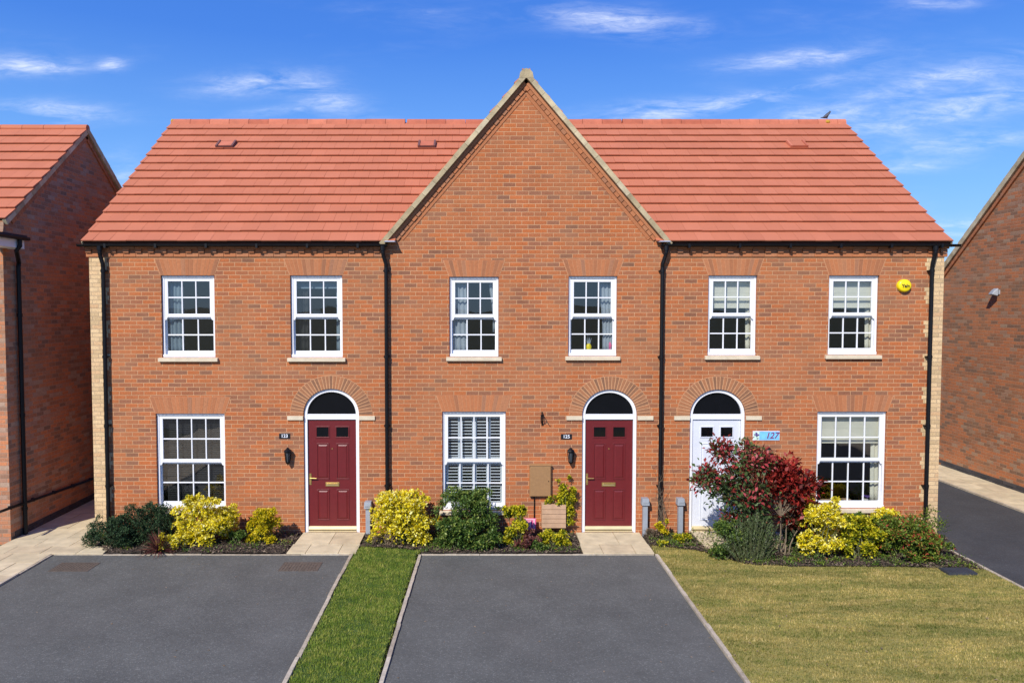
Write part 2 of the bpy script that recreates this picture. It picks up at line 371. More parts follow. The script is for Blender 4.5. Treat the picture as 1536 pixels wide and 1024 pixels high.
# ---- front wall with openings
def front_wall(key, x0, x1, ztop):
    mb = MB(); rects = [wrect(w) for w in WIN[key]]
    dx0, dx1, zs, dr, dt = drect(key); rects2 = rects+[(dx0, dx1, 0.0, dt)]
    xs = sorted({x0, x1, *[q for r in rects2 for q in r[:2]]}); zs_ = sorted({-.3, ztop, *[q for r in rects2 for q in r[2:]]})
    for i in range(len(xs)-1):
        for j in range(len(zs_)-1):
            cx = (xs[i]+xs[i+1])/2; cz = (zs_[j]+zs_[j+1])/2
            if any(r[0] < cx < r[1] and r[2] < cz < r[3] for r in rects2): continue
            mb.face([(xs[i], 0, zs_[j]), (xs[i+1], 0, zs_[j]), (xs[i+1], 0, zs_[j+1]), (xs[i], 0, zs_[j+1])])
    for a, b, c, d in rects:
        mb.face([(a, 0, c), (a, 0, d), (a, REV+.1, d), (a, REV+.1, c)]); mb.face([(b, 0, d), (b, 0, c), (b, REV+.1, c), (b, REV+.1, d)])
        mb.face([(a, 0, d), (b, 0, d), (b, REV+.1, d), (a, REV+.1, d)]); mb.face([(b, 0, c), (a, 0, c), (a, REV+.1, c), (b, REV+.1, c)])
    cx = (dx0+dx1)/2; ar = arc_pts(cx, zs, dr, dt-zs)
    for i in range(len(ar)-1):
        (ax, az), (bx, bz) = ar[i], ar[i+1]
        mb.face([(ax, 0, az), (ax, 0, dt), (bx, 0, dt), (bx, 0, bz)]) if abs(ax-bx) > 1e-5 and (az < dt-1e-5 or bz < dt-1e-5) else None
        mb.face([(ax, 0, az), (bx, 0, bz), (bx, REV+.1, bz), (ax, REV+.1, az)])
    mb.face([(dx0, 0, 0), (dx0, 0, zs), (dx0, REV+.1, zs), (dx0, REV+.1, 0)]); mb.face([(dx1, 0, zs), (dx1, 0, 0), (dx1, REV+.1, 0), (dx1, REV+.1, zs)])
    return mb
def side_profile(x, mb, flip=False):
    pts = [(x, 0, -.3), (x, DEPTH, -.3), (x, DEPTH, ZW), (x, RDGY, ZR-.12), (x, 0, ZW)]
    mb.face(pts if not flip else pts[::-1])
for key, x0, x1 in (('left', XL, P1), ('mid', P1, P2), ('right', P2, XR)):
    mb = front_wall(key, x0, x1, ZW)
    if key == 'mid':
        e = .06
        mb.face([(P1, 0, ZW), (P2, 0, ZW), (GXC, 0, GA-.16)])
    if key == 'mid': side_profile(P1+.003, mb, True); side_profile(P2-.003, mb)
    if key == 'left': side_profile(XL, mb, True)
    if key == 'right': side_profile(XR, mb)
    mb.face([(x1, DEPTH, -.3), (x0, DEPTH, -.3), (x0, DEPTH, ZW), (x1, DEPTH, ZW)])
    mb.build('wall', 'brick_red', H[key])
    # dark rooms behind the openings
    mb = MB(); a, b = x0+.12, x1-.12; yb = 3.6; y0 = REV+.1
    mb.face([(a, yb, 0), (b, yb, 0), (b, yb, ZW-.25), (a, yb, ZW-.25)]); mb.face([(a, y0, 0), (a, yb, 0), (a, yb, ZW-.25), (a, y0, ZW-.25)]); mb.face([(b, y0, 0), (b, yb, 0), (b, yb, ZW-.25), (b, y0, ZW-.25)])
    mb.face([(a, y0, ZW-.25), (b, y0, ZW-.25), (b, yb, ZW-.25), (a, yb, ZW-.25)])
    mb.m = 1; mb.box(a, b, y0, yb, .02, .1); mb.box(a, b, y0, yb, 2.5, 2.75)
    # inner faces of the front wall
    mb.m = 0
    rs = [wrect(w) for w in WIN[key]]; dx0, dx1, zs, dr, dt = drect(key); rs.append((dx0, dx1, 0, dt))
    xs = sorted({a, b, *[q for r in rs for q in r[:2]]}); zz = sorted({0, ZW-.25, *[q for r in rs for q in r[2:]]})
    for i in range(len(xs)-1):
        for j in range(len(zz)-1):
            cx = (xs[i]+xs[i+1])/2; cz = (zz[j]+zz[j+1])/2
            if any(r[0] < cx < r[1] and r[2] < cz < r[3] for r in rs): continue
            mb.face([(xs[i], y0, zz[j]), (xs[i+1], y0, zz[j]), (xs[i+1], y0, zz[j+1]), (xs[i], y0, zz[j+1])])
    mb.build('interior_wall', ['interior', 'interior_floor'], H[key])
# ---- tiles
SNAP = []
def tiles(mb, O, U, V, N, ncourse, gauge, clip, w=.30, lip=.024, half=True, skip=()):
    """O origin at eave, U along the eave, V up the slope, N normal; clip(v)->list of (umin,umax)"""
    for k in range(ncourse):
        v0 = k*gauge; v1 = v0+gauge+.035
        for (ua, ub) in clip(v0+gauge/2):
            off = (w/2 if (k % 2 and half) else 0.0)
            if ua in SNAP: ua = off+round((ua-off)/w)*w
            if ub in SNAP: ub = off+round((ub-off)/w)*w
            n0 = math.floor((ua-off)/w+1e-4); u = off+n0*w
            slipc = .004*math.sin(k*2.7)
            while u < ub-1e-4:
                a, b = max(u+.0015, ua), min(u+w-.0015, ub); u += w
                if b-a < .02: continue
                mid = (a+b)/2
                if any(abs(mid-su) < w*.55 and k == sk for su, sk in skip): continue
                dn = random.uniform(-.0025, .0025); dv = random.uniform(-.004, .004)+slipc; r = random.random(); tl = random.uniform(-.002, .002)
                def P(uu, vv, nn): return O+U*uu+V*vv+N*nn
                i = len(mb.v)
                q = [P(a, v0+dv, .030+dn), P(b, v0+dv, .030+dn), P(b, v1, -.012), P(a, v1, -.012), P(a, v0+dv, .029+lip+dn+tl), P(b, v0+dv, .029+lip+dn-tl), P(b, v1, .010), P(a, v1, .010)]
                mb.hexa(q, r)
gauge = (RDGY-EY)/math.cos(AM)/15.2
Um = Vector((1, 0, 0)); Vm = Vector((0, math.cos(AM), math.sin(AM))); Nm = Vector((0, -math.sin(AM), math.cos(AM)))
Om = Vector((0, EY, ZE))
def gable_half(z): return max(0.0, (GA-z)/TG)
VENTS = {'left': (on_y(343, 214, 3.0).x,), 'mid': (), 'right': (on_y(1195, 220, 3.0).x,)}
SNAP += [P1, P2]
def clip_left(v): return [(XL-.09, P1)]
def clip_right(v): return [(P2, XR+.09)]
def clip_mid(v):
    z = ZE+v*math.sin(AM); h = gable_half(z)
    return [(P1, GXC-h+.16), (GXC+h-.16, P2)] if h > .3 else [(P1, P2)]
for key, clip in (('left', clip_left), ('mid', clip_mid), ('right', clip_right)):
    mb = MB(); x0, x1 = {'left': (XL-.09, P1), 'mid': (P1, P2), 'right': (P2, XR+.09)}[key]
    mb.m = 1
    sl = (RDGY-EY)/math.cos(AM)
    def P(u, v, n): return Om+Um*u+Vm*v+Nm*n
    if key != 'mid':
        mb.hexa([P(x0+.03, .03, -.06), P(x1-.0, .03, -.06), P(x1-.0, sl, -.06), P(x0+.03, sl, -.06), P(x0+.03, .03, -.008), P(x1, .03, -.008), P(x1, sl, -.008), P(x0+.03, sl, -.008)])
    else:
        mb.hexa([P(x0, 1.0, -.06), P(x1, 1.0, -.06), P(x1, sl, -.06), P(x0, sl, -.06), P(x0, 1.0, -.008), P(x1, 1.0, -.008), P(x1, sl, -.008), P(x0, sl, -.008)])
        mb.hexa([P(x0, .4, -.06), P(x0+.5, .4, -.06), P(x0+.5, 1., -.06), P(x0, 1., -.06), P(x0, .4, -.008), P(x0+.5, .4, -.008), P(x0+.5, 1, -.008), P(x0, 1, -.008)])
        mb.hexa([P(x1-.5, .4, -.06), P(x1, .4, -.06), P(x1, 1., -.06), P(x1-.5, 1., -.06), P(x1-.5, .4, -.008), P(x1, .4, -.008), P(x1, 1, -.008), P(x1-.5, 1, -.008)])
    mb.m = 2   # back slope
    mb.hexa([(x0, RDGY, ZR-.06), (x1, RDGY, ZR-.06), (x1, 2*RDGY+.24, ZE-.06), (x0, 2*RDGY+.24, ZE-.06), (x0, RDGY, ZR), (x1, RDGY, ZR), (x1, 2*RDGY+.24, ZE), (x0, 2*RDGY+.24, ZE)])
    mb.m = 0
    tiles(mb, Om, Um, Vm, Nm, 15, gauge, clip)
    if key == 'mid':
        for sgn in (-1, 1):
            Vg = Vector((-sgn*math.cos(AG), 0, math.sin(AG))); Ng = Vector((sgn*math.sin(AG), 0, math.cos(AG)))
            half = GXC-GL.x; L = half/math.cos(AG); ng = int(L/.345)+1; gg = L/(ng-.2)
            Og = Vector((GXC+sgn*half, 0, GL.z)); Ug = Vector((0, 1, 0))
            def cg(v, L=L):
                z = GL.z+v*math.sin(AG); return [(GYF+.02, EY+(z-ZE)/TM+.12)]
            mb.m = 0; tiles(mb, Og, Ug, Vg, Ng, ng, gg, cg)
            mb.m = 1
            def Q(u, v, n): return Og+Ug*u+Vg*v+Ng*n
            yt = RDGY
            a0, a1, b1 = Q(GYF+.02, 0, -.05), Q(GYF+.02, L, -.05), Q(yt-.05, L, -.05)
            c0, c1, d1 = Q(GYF+.02, 0, -.01), Q(GYF+.02, L, -.01), Q(yt-.05, L, -.01)
            e0, f0 = Q(.35, 0, -.05), Q(.35, 0, -.01)
            mb.hexa([a0, e0, b1, a1, c0, f0, d1, c1])
    mb.build('roof', ['tile_red', 'roof_base', 'roof_back'], H[key])
    # ridge
    mb = MB(); x = x0
    while x < x1-.05:
        xe = min(x+.45, x1); jz = random.uniform(-.004, .006)
        pts = [(-.115, -.06), (-.10, .03), (-.06, .075), (0, .09), (.06, .075), (.10, .03), (.115, -.06)]
        i = len(mb.v); r = random.random()
        for X in (x+.004, xe-.004):
            for (yy, zz2) in pts: mb.v.append((X, RDGY+yy, ZR+zz2+jz-.012))
        n = len(pts)
        for q in range(n-1): mb.f.append((i+q, i+q+1, i+n+q+1, i+n+q)); mb.r.append(r); mb.mi.append(0)
        mb.f.append(tuple(i+q for q in range(n))); mb.r.append(r); mb.mi.append(0)
        mb.f.append(tuple(i+n+q for q in reversed(range(n)))); mb.r.append(r); mb.mi.append(0)
        x = xe
    if key == 'left':
        mb.m = 1; mb.ball((x0+.03, RDGY-.03, ZR+.01), .05, .08, .06)
    if key == 'right':
        mb.m = 1; mb.ball((x1-.43, RDGY-.10, ZR-.005), .055, .03, .04)
    mb.build('ridge', ['ridge_red', 'lichen'], H[key])
# gable ridge, verges, corbels
mb = MB(); y = GYF-.02
while y < RDGY-.1:
    ye = min(y+.42, RDGY); i = len(mb.v); pts = [(-.13, -.10), (-.11, .0), (-.065, .05), (0, .07), (.065, .05), (.11, .0), (.13, -.10)]; r = random.random(); n = 7
    for Y in (y, ye-.008):
        for (xx, zz2) in pts: mb.v.append((GXC+xx, Y, GA+.0+zz2))
    for q in range(n-1): mb.f.append((i+q, i+n+q, i+n+q+1, i+q+1)); mb.r.append(r); mb.mi.append(0 if y > 0 else 1)
    mb.f.append(tuple(i+q for q in range(n))); mb.r.append(r); mb.mi.append(1 if y < 0 else 0)
    y = ye
mb.build('ridge', ['ridge_red', 'verge_stone'], H['mid'])
for sgn in (-1, 1):
    mb = MB(); cb = MB(); db = MB(); half = GXC-GL.x+.03; L = half/math.cos(AG)
    Og = Vector((GXC+sgn*half, 0, GL.z-.03)); Vg = Vector((-sgn*math.cos(AG), 0, math.sin(AG))); Ng = Vector((sgn*math.sin(AG), 0, math.cos(AG)))
    def seg(m, v0, v1, n0, n1, ya, yb, r=None, taper=0):
        p = lambda v, n, y: Og+Vg*v+Ng*n+Vector((0, y, 0))
        m.hexa([p(v0, n0, ya), p(v1, n0+taper, ya), p(v1, n0+taper, yb), p(v0, n0, yb), p(v0, n1, ya), p(v1, n1-taper, ya), p(v1, n1-taper, yb), p(v0, n1, yb)] if sgn < 0 else
               [p(v1, n0, ya), p(v0, n0, ya), p(v0, n0, yb), p(v1, n0, yb), p(v1, n1, ya), p(v0, n1, ya), p(v0, n1, yb), p(v1, n1, yb)], r)
    k = 0; v = -.02; gg = L/13.6
    while v < L-.02:
        ve = min(v+gg, L-.02)
        # tile edge bedded in mortar: a tapering wedge per course
        d = random.uniform(-.004, .004)
        seg(mb, v, ve-.004, -.060, .025+d, GYF-.02+d, .10); v = ve; k += 1
    mb.build('verge', 'verge_stone', H['mid'])
    seg(cb, .12, L-.07, -.125, -.064, -.045, .02, .8)
    v = .22
    while v < L-.2:
        seg(cb, v+.005, v+.105, -.190, -.127, -.030+random.uniform(-.004, .004), .02); v += .1125
    seg(cb, .3, L-.28, -.255, -.194, -.010, .02, .3)
    cb.build('corbel_course', 'rubbed_brick', H['mid'])
for (px, s) in ((586, -1), (997, 1)):
    mb = MB(); p = on_y(px, 361, -.1)
    mb.hexa([(p.x-.11, -.21, p.z-.028), (p.x+.09, -.21, p.z-.028), (p.x+.09, .02, p.z-.028), (p.x-.11, .02, p.z-.028), (p.x-.09, -.19, p.z-.012), (p.x+.07, -.19, p.z-.012), (p.x+.07, .02, p.z+.02), (p.x-.09, .02, p.z+.02)])
    mb.build('lead_flashing', 'lead', H['mid'])
# side verges at both ends of the terrace
for key, x, s in (('left', XL-.095, -1), ('right', XR+.095, 1)):
    mb = MB(); sl = (RDGY-EY)/math.cos(AM)
    for k in range(15):
        a, b = k*gauge, (k+1)*gauge-.004
        p = lambda v, n, xx: Om+Vm*v+Nm*n+Vector((xx, 0, 0))
        x0, x1 = min(x, x-s*.02), max(x, x-s*.02)
        mb.hexa([p(a, -.05, x0), p(a, -.05, x1), p(b, -.05, x1), p(b, -.05, x0), p(a, .008, x0), p(a, .008, x1), p(b, .008, x1), p(b, .008, x0)])
    mb.build('verge', 'verge_stone', H[key])
# ---- cornice, gutters
def cornice(key, x0, x1, wrapL=False, wrapR=False):
    mb = MB(); zt = on_y(300, 373.5, 0).z
    e0 = x0-(.05 if wrapL else 0); e1 = x1+(.05 if wrapR else 0)
    def row(xa, xb, z0, z1, proud, wid=.225, gap=.008, only=None):
        x = xa; k = 0
        while x < xb-.01:
            xe = min(x+wid, xb)
            if only is None or k % 2 == only: mb.box(x+gap/2, xe-gap/2, -proud+random.uniform(-.0015, .0015), .05, z0, z1)
            x = xe; k += 1
    row(e0, e1, zt-.0, zt+.07, .075)
    row(e0, e1, zt-.068, zt-.004, .052, .1125, .014, 0)
    row(e0, e1, zt-.068, zt-.004, .022, .1125, .004, 1)
    row(e0, e1, zt-.14, zt-.074, .024)
    mb.m = 1; mb.box(x0, x1, -.012, .03, zt-.145, zt+.11)
    mb.build('cornice', ['rubbed_brick', 'arch_mortar'], H[key])
cornice('left', XL, P1-.02, True); cornice('right', P2+.02, XR, False, True)
def gutter(key, x0, x1):
    mb = MB(); y = EY-.035; z = ZE-.05; r = .045; n = 8; i = len(mb.v)
    for X in (x0, x1):
        for k in range(n+1):
            t = math.pi*k/n; mb.v.append((X, y-r*math.cos(t), z-r*math.sin(t)*1.05+.02))
        for k in range(n+1):
            t = math.pi*(n-k)/n; mb.v.append((X, y-(r-.006)*math.cos(t), z-(r-.006)*math.sin(t)*1.05+.02))
    m = 2*(n+1)
    for k in range(m): k2 = (k+1) % m; mb.f.append((i+k, i+m+k, i+m+k2, i+k2)); mb.r.append(.5); mb.mi.append(0)
    for X in (x0, x1-.006): mb.prism_z([], 0, 0) if False else None
    for X in (x0-.004, x1):
        i = len(mb.v); pts = [(X, y-r*math.cos(math.pi*k/n), z+.02-r*1.05*math.sin(math.pi*k/n)) for k in range(n+1)]
        mb.face(pts, .5)
    x = x0+.5
    while x < x1:
        mb.box(x-.02, x+.02, y-r-.004, y+r, z-.045, z+.026); x += .9
    g = mb.build('gutter', 'black_plastic', H[key]); 
    fb = MB(); fb.box(x0+.1, x1-.1, EY+.02, EY+.035, ZE-.075, ZE-.035); fb.build('fascia', 'black_plastic', H[key])
gutter('left', XL-.14, P1+.03); gutter('right', P2-.07, XR+.20)
def downpipe(parent, x, ztop=None, xoff=0.0, zb=.0, yw=-.075):
    zt = ZE-.08 if ztop is None else ztop
    mb = MB(); r = .036
    mb.tube([(x-xoff, EY-.035, zt+.03), (x-xoff, EY-.035, zt-.10), (x-xoff*.8, EY-.02, zt-.16), (x, yw-.01, zt-.30), (x, yw, zt-.36), (x, yw, zb)], r, 10)
    mb.tube([(x-xoff, EY-.035, zt+.02), (x-xoff, EY-.035, zt-.06)], r+.012, 10)
    for z in (zt-.42, 3.25, 2.0, .9):
        if z < zt-.4: mb.tube([(x, yw, z-.03), (x, yw, z+.03)], r+.007, 10); mb.box(x-.055, x+.055, yw+.005, 0, z-.012, z+.012)
    mb.build('downpipe', 'black_plastic', parent, smooth=False)
downpipe(H['left'], on_y(158, 560, -.075).x, xoff=.03)
downpipe(H['left'], on_y(580, 560, -.075).x, xoff=.05)
downpipe(H['right'], on_y(992, 560, -.075).x, xoff=-.05)
downpipe(H['right'], on_y(1394, 560, -.075).x, xoff=-.02)
# ---- quoins
def quoin(key, xc, s):
    mb = MB(); z = 0.0; k = 0; zt = on_y(300, 373.5, 0).z-.145
    while z < zt:
        blk = (k//4) % 2; wid = (.31 if blk == 0 else .20)+(.03 if k % 2 else 0)
        z1 = min(z+.075, zt)
        a, b = (xc, xc+s*wid); 
        mb.box(min(a, b)-(.004 if s > 0 else 0), max(a, b)+(.004 if s < 0 else 0), -.004, .02, z, z1); z = z1; k += 1
    k = 0; z = 0
    while z < zt:
        wid = (.33 if (k//4) % 2 else .22)
        z1 = min(z+.075, zt); x0 = xc-.004 if s > 0 else xc-.02; mb.box(x0, x0+.024, .021, wid, z, z1); z = z1; k += 1
    mb.build('quoin', 'brick_buff', H[key])
quoin('left', XL, 1); quoin('right', XR, -1)
# ---- flat arches & door arches
def flat_arch(parent, x0, x1, z0, h=.29, n=None):
    mb = MB(); spl = .10; n = n or int((x1-x0+spl*2)/.075)
    mb.m = 1; mb.prism_xz([(x0-.01, z0), (x1+.01, z0), (x1+spl+.02, z0+h), (x0-spl-.02, z0+h)], -.003, .01)
    mb.m = 0
    for i in range(n):
        t0, t1 = i/n, (i+1)/n; g = .0045
        a0, a1 = x0+(x1-x0)*t0+g, x0+(x1-x0)*t1-g; b0 = x0-spl+(x1-x0+2*spl)*t0+g; b1 = x0-spl+(x1-x0+2*spl)*t1-g
        mb.prism_xz([(a0, z0-.002), (a1, z0-.002), (b1, z0+h-.004), (b0, z0+h-.004)], -.006+random.uniform(-.001, .001), .01)
    mb.build('lintel', ['rubbed_brick', 'head_mortar'], parent)
def door_arch(key, parent):
    xa, xb, zs, r, top = drect(key); cx = (xa+xb)/2; rz = top-zs; mb = MB(); n = 33
    hh = .235
    mb.m = 1
    o = arc_pts(cx, zs, r+hh+.01, rz+hh+.01, 32); i_ = arc_pts(cx, zs, r+.002, rz+.002, 32)
    for k in range(32): mb.prism_xz([i_[k], o[k], o[k+1], i_[k+1]], -.003, .01)
    mb.m = 0
    for k in range(n):
        t0 = math.pi*(k+.14)/n; t1 = math.pi*(k+.86)/n; e = random.uniform(-.004, .004)
        m0, m1 = t0+(t1-t0)*.06, t1-(t1-t0)*.06
        i0 = (cx+(r+.004)*math.cos(t0+.01), zs+(rz+.004)*math.sin(t0+.01)); i1 = (cx+(r+.004)*math.cos(t1-.01), zs+(rz+.004)*math.sin(t1-.01))
        o0 = (cx+(r+hh)*math.cos(t0), zs+(rz+hh)*math.sin(t0)); o1 = (cx+(r+hh)*math.cos(t1), zs+(rz+hh)*math.sin(t1))
        mb.prism_xz([i0, o0, o1, i1], -.007+e*.3, .01)
    mb.build('brick_arch', ['ring_brick', 'arch_mortar'], parent)
    # impost stones each side
    for s in (-1, 1):
        st = MB(); x = xb if s > 0 else xa; z = on_y((xa+xb)/2, 1, 0).z
        zt = on_y(700, 623.5, 0).z; zb_ = on_y(700, 629.5, 0).z
        a, b = (x+.005, x+.29) if s > 0 else (x-.29, x-.005)
        st.box(a, b, -.028, .02, zb_, zt); st.build('impost_stone', 'stone', parent)
# ---- windows
def window(key, w):
    x0, x1, z0, z1 = wrect(w); nc = w[4]; Wd = x1-x0; Hh = z1-z0; ground = nc == 4
    par = H[key]
    y = .045                                                # front of outer frame
    fr = MB(); fw = .042
    fr.box(x0+.004, x1-.004, y-.012, y+.10, z1-fw, z1-.004); fr.box(x0+.004, x1-.004, y-.02, y+.12, z0+.002, z0+.055)
    fr.box(x0+.004, x0+fw, y, y+.10, z0+.055, z1-fw); fr.box(x1-fw, x1-.004, y, y+.10, z0+.055, z1-fw)
    win = fr.build('window', 'upvc', par, bevel=.004)
    zm = z1-Hh*(.50 if not ground else .51)
    # upper sash in front
    def sash(a, b, c, d, yy, st, tr, br, horns=False):
        m = MB(); m.box(a, a+st, yy, yy+.04, c, d); m.box(b-st, b, yy, yy+.04, c, d)
        m.box(a+st, b-st, yy+.001, yy+.039, d-tr, d); m.box(a+st, b-st, yy+.001, yy+.039, c, c+br)
        ga, gb, gc, gd = a+st, b-st, c+br, d-tr
        mt = .011
        for i in range(1, nc):
            xx = ga+(gb-ga)*i/nc; m.box(xx-mt, xx+mt, yy+.006, yy+.034, gc, gd)
        zz = (gc+gd)/2; 
        for i in range(nc):
            xa = ga+(gb-ga)*i/nc+(mt if i else 0); xb = ga+(gb-ga)*(i+1)/nc-(mt if i < nc-1 else 0)
            m.box(xa, xb, yy+.007, yy+.033, zz-mt, zz+mt)
        if horns:
            for xh, s in ((a, 1), (b, -1)):
                m.prism_xz(sorted([(xh, c), (xh+s*st*.8, c), (xh+s*st*.45, c-.05), (xh, c-.055)], key=lambda q: 0) if s < 0 else [(xh, c-.055), (xh+s*st*.45, c-.05), (xh+s*st*.8, c), (xh, c)], yy, yy+.035)
        o = m.build('sash', 'upvc', win, bevel=.003)
        g = MB(); g.face([(ga, yy+.02, gc), (gb, yy+.02, gc), (gb, yy+.02, gd), (ga, yy+.02, gd)]); g.build('glass', 'glass', win)
        return ga, gb, gc, gd
    up = sash(x0+fw, x1-fw, zm-.012, z1-fw, y+.010, .062, .062, .06, True)
    lo = sash(x0+fw-.002, x1-fw+.002, z0+.055, zm-.012, y+.056, .022, .035, .06)
    # stone sill & brick flat arch
    s = MB(); ex = .055; zt = z0; s.hexa([(x0-ex, -.06, zt-.072), (x1+ex, -.06, zt-.072), (x1+ex, .04, zt-.072), (x0-ex, .04, zt-.072), (x0-ex, -.06, zt-.012), (x1+ex, -.06, zt-.012), (x1+ex, .04, zt+.001), (x0-ex, .04, zt+.001)])
    s.build('sill', 'stone', win, bevel=.004)
    flat_arch(win, x0, x1, z1+.002, .295 if not ground else .30)
    return win, (x0, x1, z0, z1), up, lo
W = {k: [window(k, w) for w in WIN[k]] for k in WIN}
# ---- doors
def door(key, mat, leafbar=True):
    xa, xb, zs, r, top = drect(key); cx = (xa+xb)/2; rz = top-zs; par = H[key]
    fr = MB(); fw = .062; y = .035; zb = .045
    fr.box(xa+.003, xa+fw, y, y+.09, zb-.03, zs); fr.box(xb-fw, xb-.003, y, y+.09, zb-.03, zs)
    o = arc_pts(cx, zs, r-.003, rz-.003, 32); i_ = arc_pts(cx, zs, r-fw, rz-fw, 32)
    for k in range(32): fr.prism_xz([i_[k], o[k], o[k+1], i_[k+1]], y, y+.09)
    zt = on_y((xa+xb)/2*0+700, 621.0, y).z; zl = on_y(700, 629.0, y).z
    fr.box(xa+fw, xb-fw, y+.004, y+.086, zl, zt)
    fr.box(xa+fw, xb-fw, y+.01, y+.085, .01, .028)
    frame = fr.build('door_frame', 'upvc', par, bevel=.004)
    g = MB(); pts = [p for p in arc_pts(cx, zs, r-fw+.01, rz-fw+.01, 32) if p[1] > zt-.01]; pts = [(pts[0][0], zt-.01)]+pts+[(pts[-1][0], zt-.01)]
    g.prism_xz(pts, y+.045, y+.05); g.build('fanlight', 'glass_black', frame)
    # leaf
    a, b, c, d = xa+fw+.004, xb-fw-.004, .075, zl-.006; yl = y+.035; lw = b-a; lh = d-c
    lf = MB(); lf.box(a, b, yl, yl+.044, c, d)
    def panel(u0, u1, v0, v1, glassy=False):
        X0, X1, Z0, Z1 = a+lw*u0, a+lw*u1, c+lh*v0, c+lh*v1; m_ = .018
        # moulding: four bevelled strips and a raised field
        yo, yi = yl-.001, yl-.011
        def strip(p, q, pi, qi):
            lf.hexa([(p[0], yl+.001, p[1]), (q[0], yl+.001, q[1]), (qi[0], yl+.001, qi[1]), (pi[0], yl+.001, pi[1]), (p[0], yi, p[1]), (q[0], yi, q[1]), (qi[0], yi+.006, qi[1]), (pi[0], yi+.006, pi[1])])
        strip((X0, Z0), (X1, Z0), (X0+m_, Z0+m_), (X1-m_, Z0+m_)) if False else None
        for bx in ((X0, X1, Z0, Z0+m_), (X0, X1, Z1-m_, Z1), (X0, X0+m_, Z0+m_, Z1-m_), (X1-m_, X1, Z0+m_, Z1-m_)):
            lf.box(bx[0], bx[1], yi, yl+.002, bx[2], bx[3])
        if not glassy:
            q = .05; lf.hexa([(X0+m_+.01, yl+.001, Z0+m_+.01), (X1-m_-.01, yl+.001, Z0+m_+.01), (X1-m_-.01, yl+.001, Z1-m_-.01), (X0+m_+.01, yl+.001, Z1-m_-.01), (X0+q, yl-.009, Z0+q), (X1-q, yl-.009, Z0+q), (X1-q, yl-.009, Z1-q), (X0+q, yl-.009, Z1-q)][:0] or
                           [(X0+m_+.01, yl+.001, Z1-m_-.01), (X1-m_-.01, yl+.001, Z1-m_-.01), (X1-m_-.01, yl+.001, Z0+m_+.01), (X0+m_+.01, yl+.001, Z0+m_+.01), (X0+q, yl-.009, Z1-q), (X1-q, yl-.009, Z1-q), (X1-q, yl-.009, Z0+q), (X0+q, yl-.009, Z0+q)])
        return X0, X1, Z0, Z1
    gl = []
    for (u0, u1) in ((.16, .45), (.57, .86)):
        gl.append(panel(u0, u1, .835, .94, True))
        panel(u0+.015, u1-.015, .455, .785); panel(u0+.015, u1-.015, .08, .365)
    leaf = lf.build('door', mat, par, bevel=.0035)
    for (X0, X1, Z0, Z1) in gl:
        m = MB(); m.box(X0+.022, X1-.022, yl-.004, yl+.01, Z0+.022, Z1-.022); m.build('door_light', 'glass_black', leaf)
    ls = 'brass'
    if key != 'right':
        m = MB(); zc = c+lh*.41; m.box(cx-.125, cx+.125, yl-.014, yl, zc-.036, zc+.036); m.m = 1; m.box(cx-.105, cx+.105, yl-.017, yl-.013, zc-.018, zc+.016); m.m = 0; m.box(cx-.10, cx+.10, yl-.026, yl-.016, zc-.004, zc+.020)
        m.build('letter_plate', ['brass', 'gold_bar'], leaf, bevel=.003)
    m = MB(); zc = c+lh*.47; xh = a+.035
    m.box(xh-.018, xh+.018, yl-.008, yl, zc-.13, zc+.08); m.tube([(xh, yl, zc), (xh, yl-.045, zc)], .011, 8); m.tube([(xh, yl-.045, zc), (xh+.12, yl-.045, zc-.002)], [.011, .008], 8); m.tube([(xh, yl-.006, zc-.085), (xh, yl-.016, zc-.085)], .014, 8)
    m.build('handle', 'brass', leaf)
    m = MB(); m.tube([(cx, yl-.008, c+lh*.735), (cx, yl, c+lh*.735)], .012, 10); m.build('peephole', 'brass', leaf)
    m = MB(); m.box(xa+fw, xb-fw, y-.012, y+.05, .030, .052); m.hexa([(a, yl-.035, c), (b, yl-.035, c), (b, yl, c), (a, yl, c), (a, yl-.018, c+.05), (b, yl-.018, c+.05), (b, yl, c+.055), (a, yl, c+.055)])
    m.build('weather_bar', 'gold_bar', leaf)
    m = MB(); m.box(xa+.03, xb-.03, -.02, y+.05, -.02, .026); m.build('threshold', 'door_red' if key != 'right' else 'meter_brown', frame)
    door_arch(key, par)
door('left', 'door_red'); door('mid', 'door_red'); door('right', 'door_white')
# roof vent tiles
def vent(key, px, py, mat):
    d = ray(px, py); # intersect the roof plane
    t = ((Om-CAM).dot(Nm))/d.dot(Nm); p = CAM+d*t; p.y -= 0; vv = round((p-Om).dot(Vm)/gauge-.5)
    m = MB(); v0 = vv*gauge; P = lambda u, v, n: Om+Um*u+Vm*v+Nm*n
    for (a, b, c, e, h, mi) in ((-.17, .17, .05, gauge-.03, .085, 1), (-.19, -.15, 0, gauge-.02, .105, 0), (.15, .19, 0, gauge-.02, .105, 0), (-.15, .15, -.0, .05, .095, 0)):
        m.m = mi; m.hexa([P(p.x+a, v0+c, .02), P(p.x+b, v0+c, .02), P(p.x+b, v0+e, .01), P(p.x+a, v0+e, .01), P(p.x+a, v0+c, h), P(p.x+b, v0+c, h), P(p.x+b, v0+e, h-.02), P(p.x+a, v0+e, h-.02)])
    m.build('roof_vent', mat, H[key])
vent('left', 343, 215, ['vent_dark', 'ridge_red']); vent('left', 641, 217, ['vent_dark', 'ridge_red']); vent('right', 1195, 221, ['ridge_red', 'tile_red'])
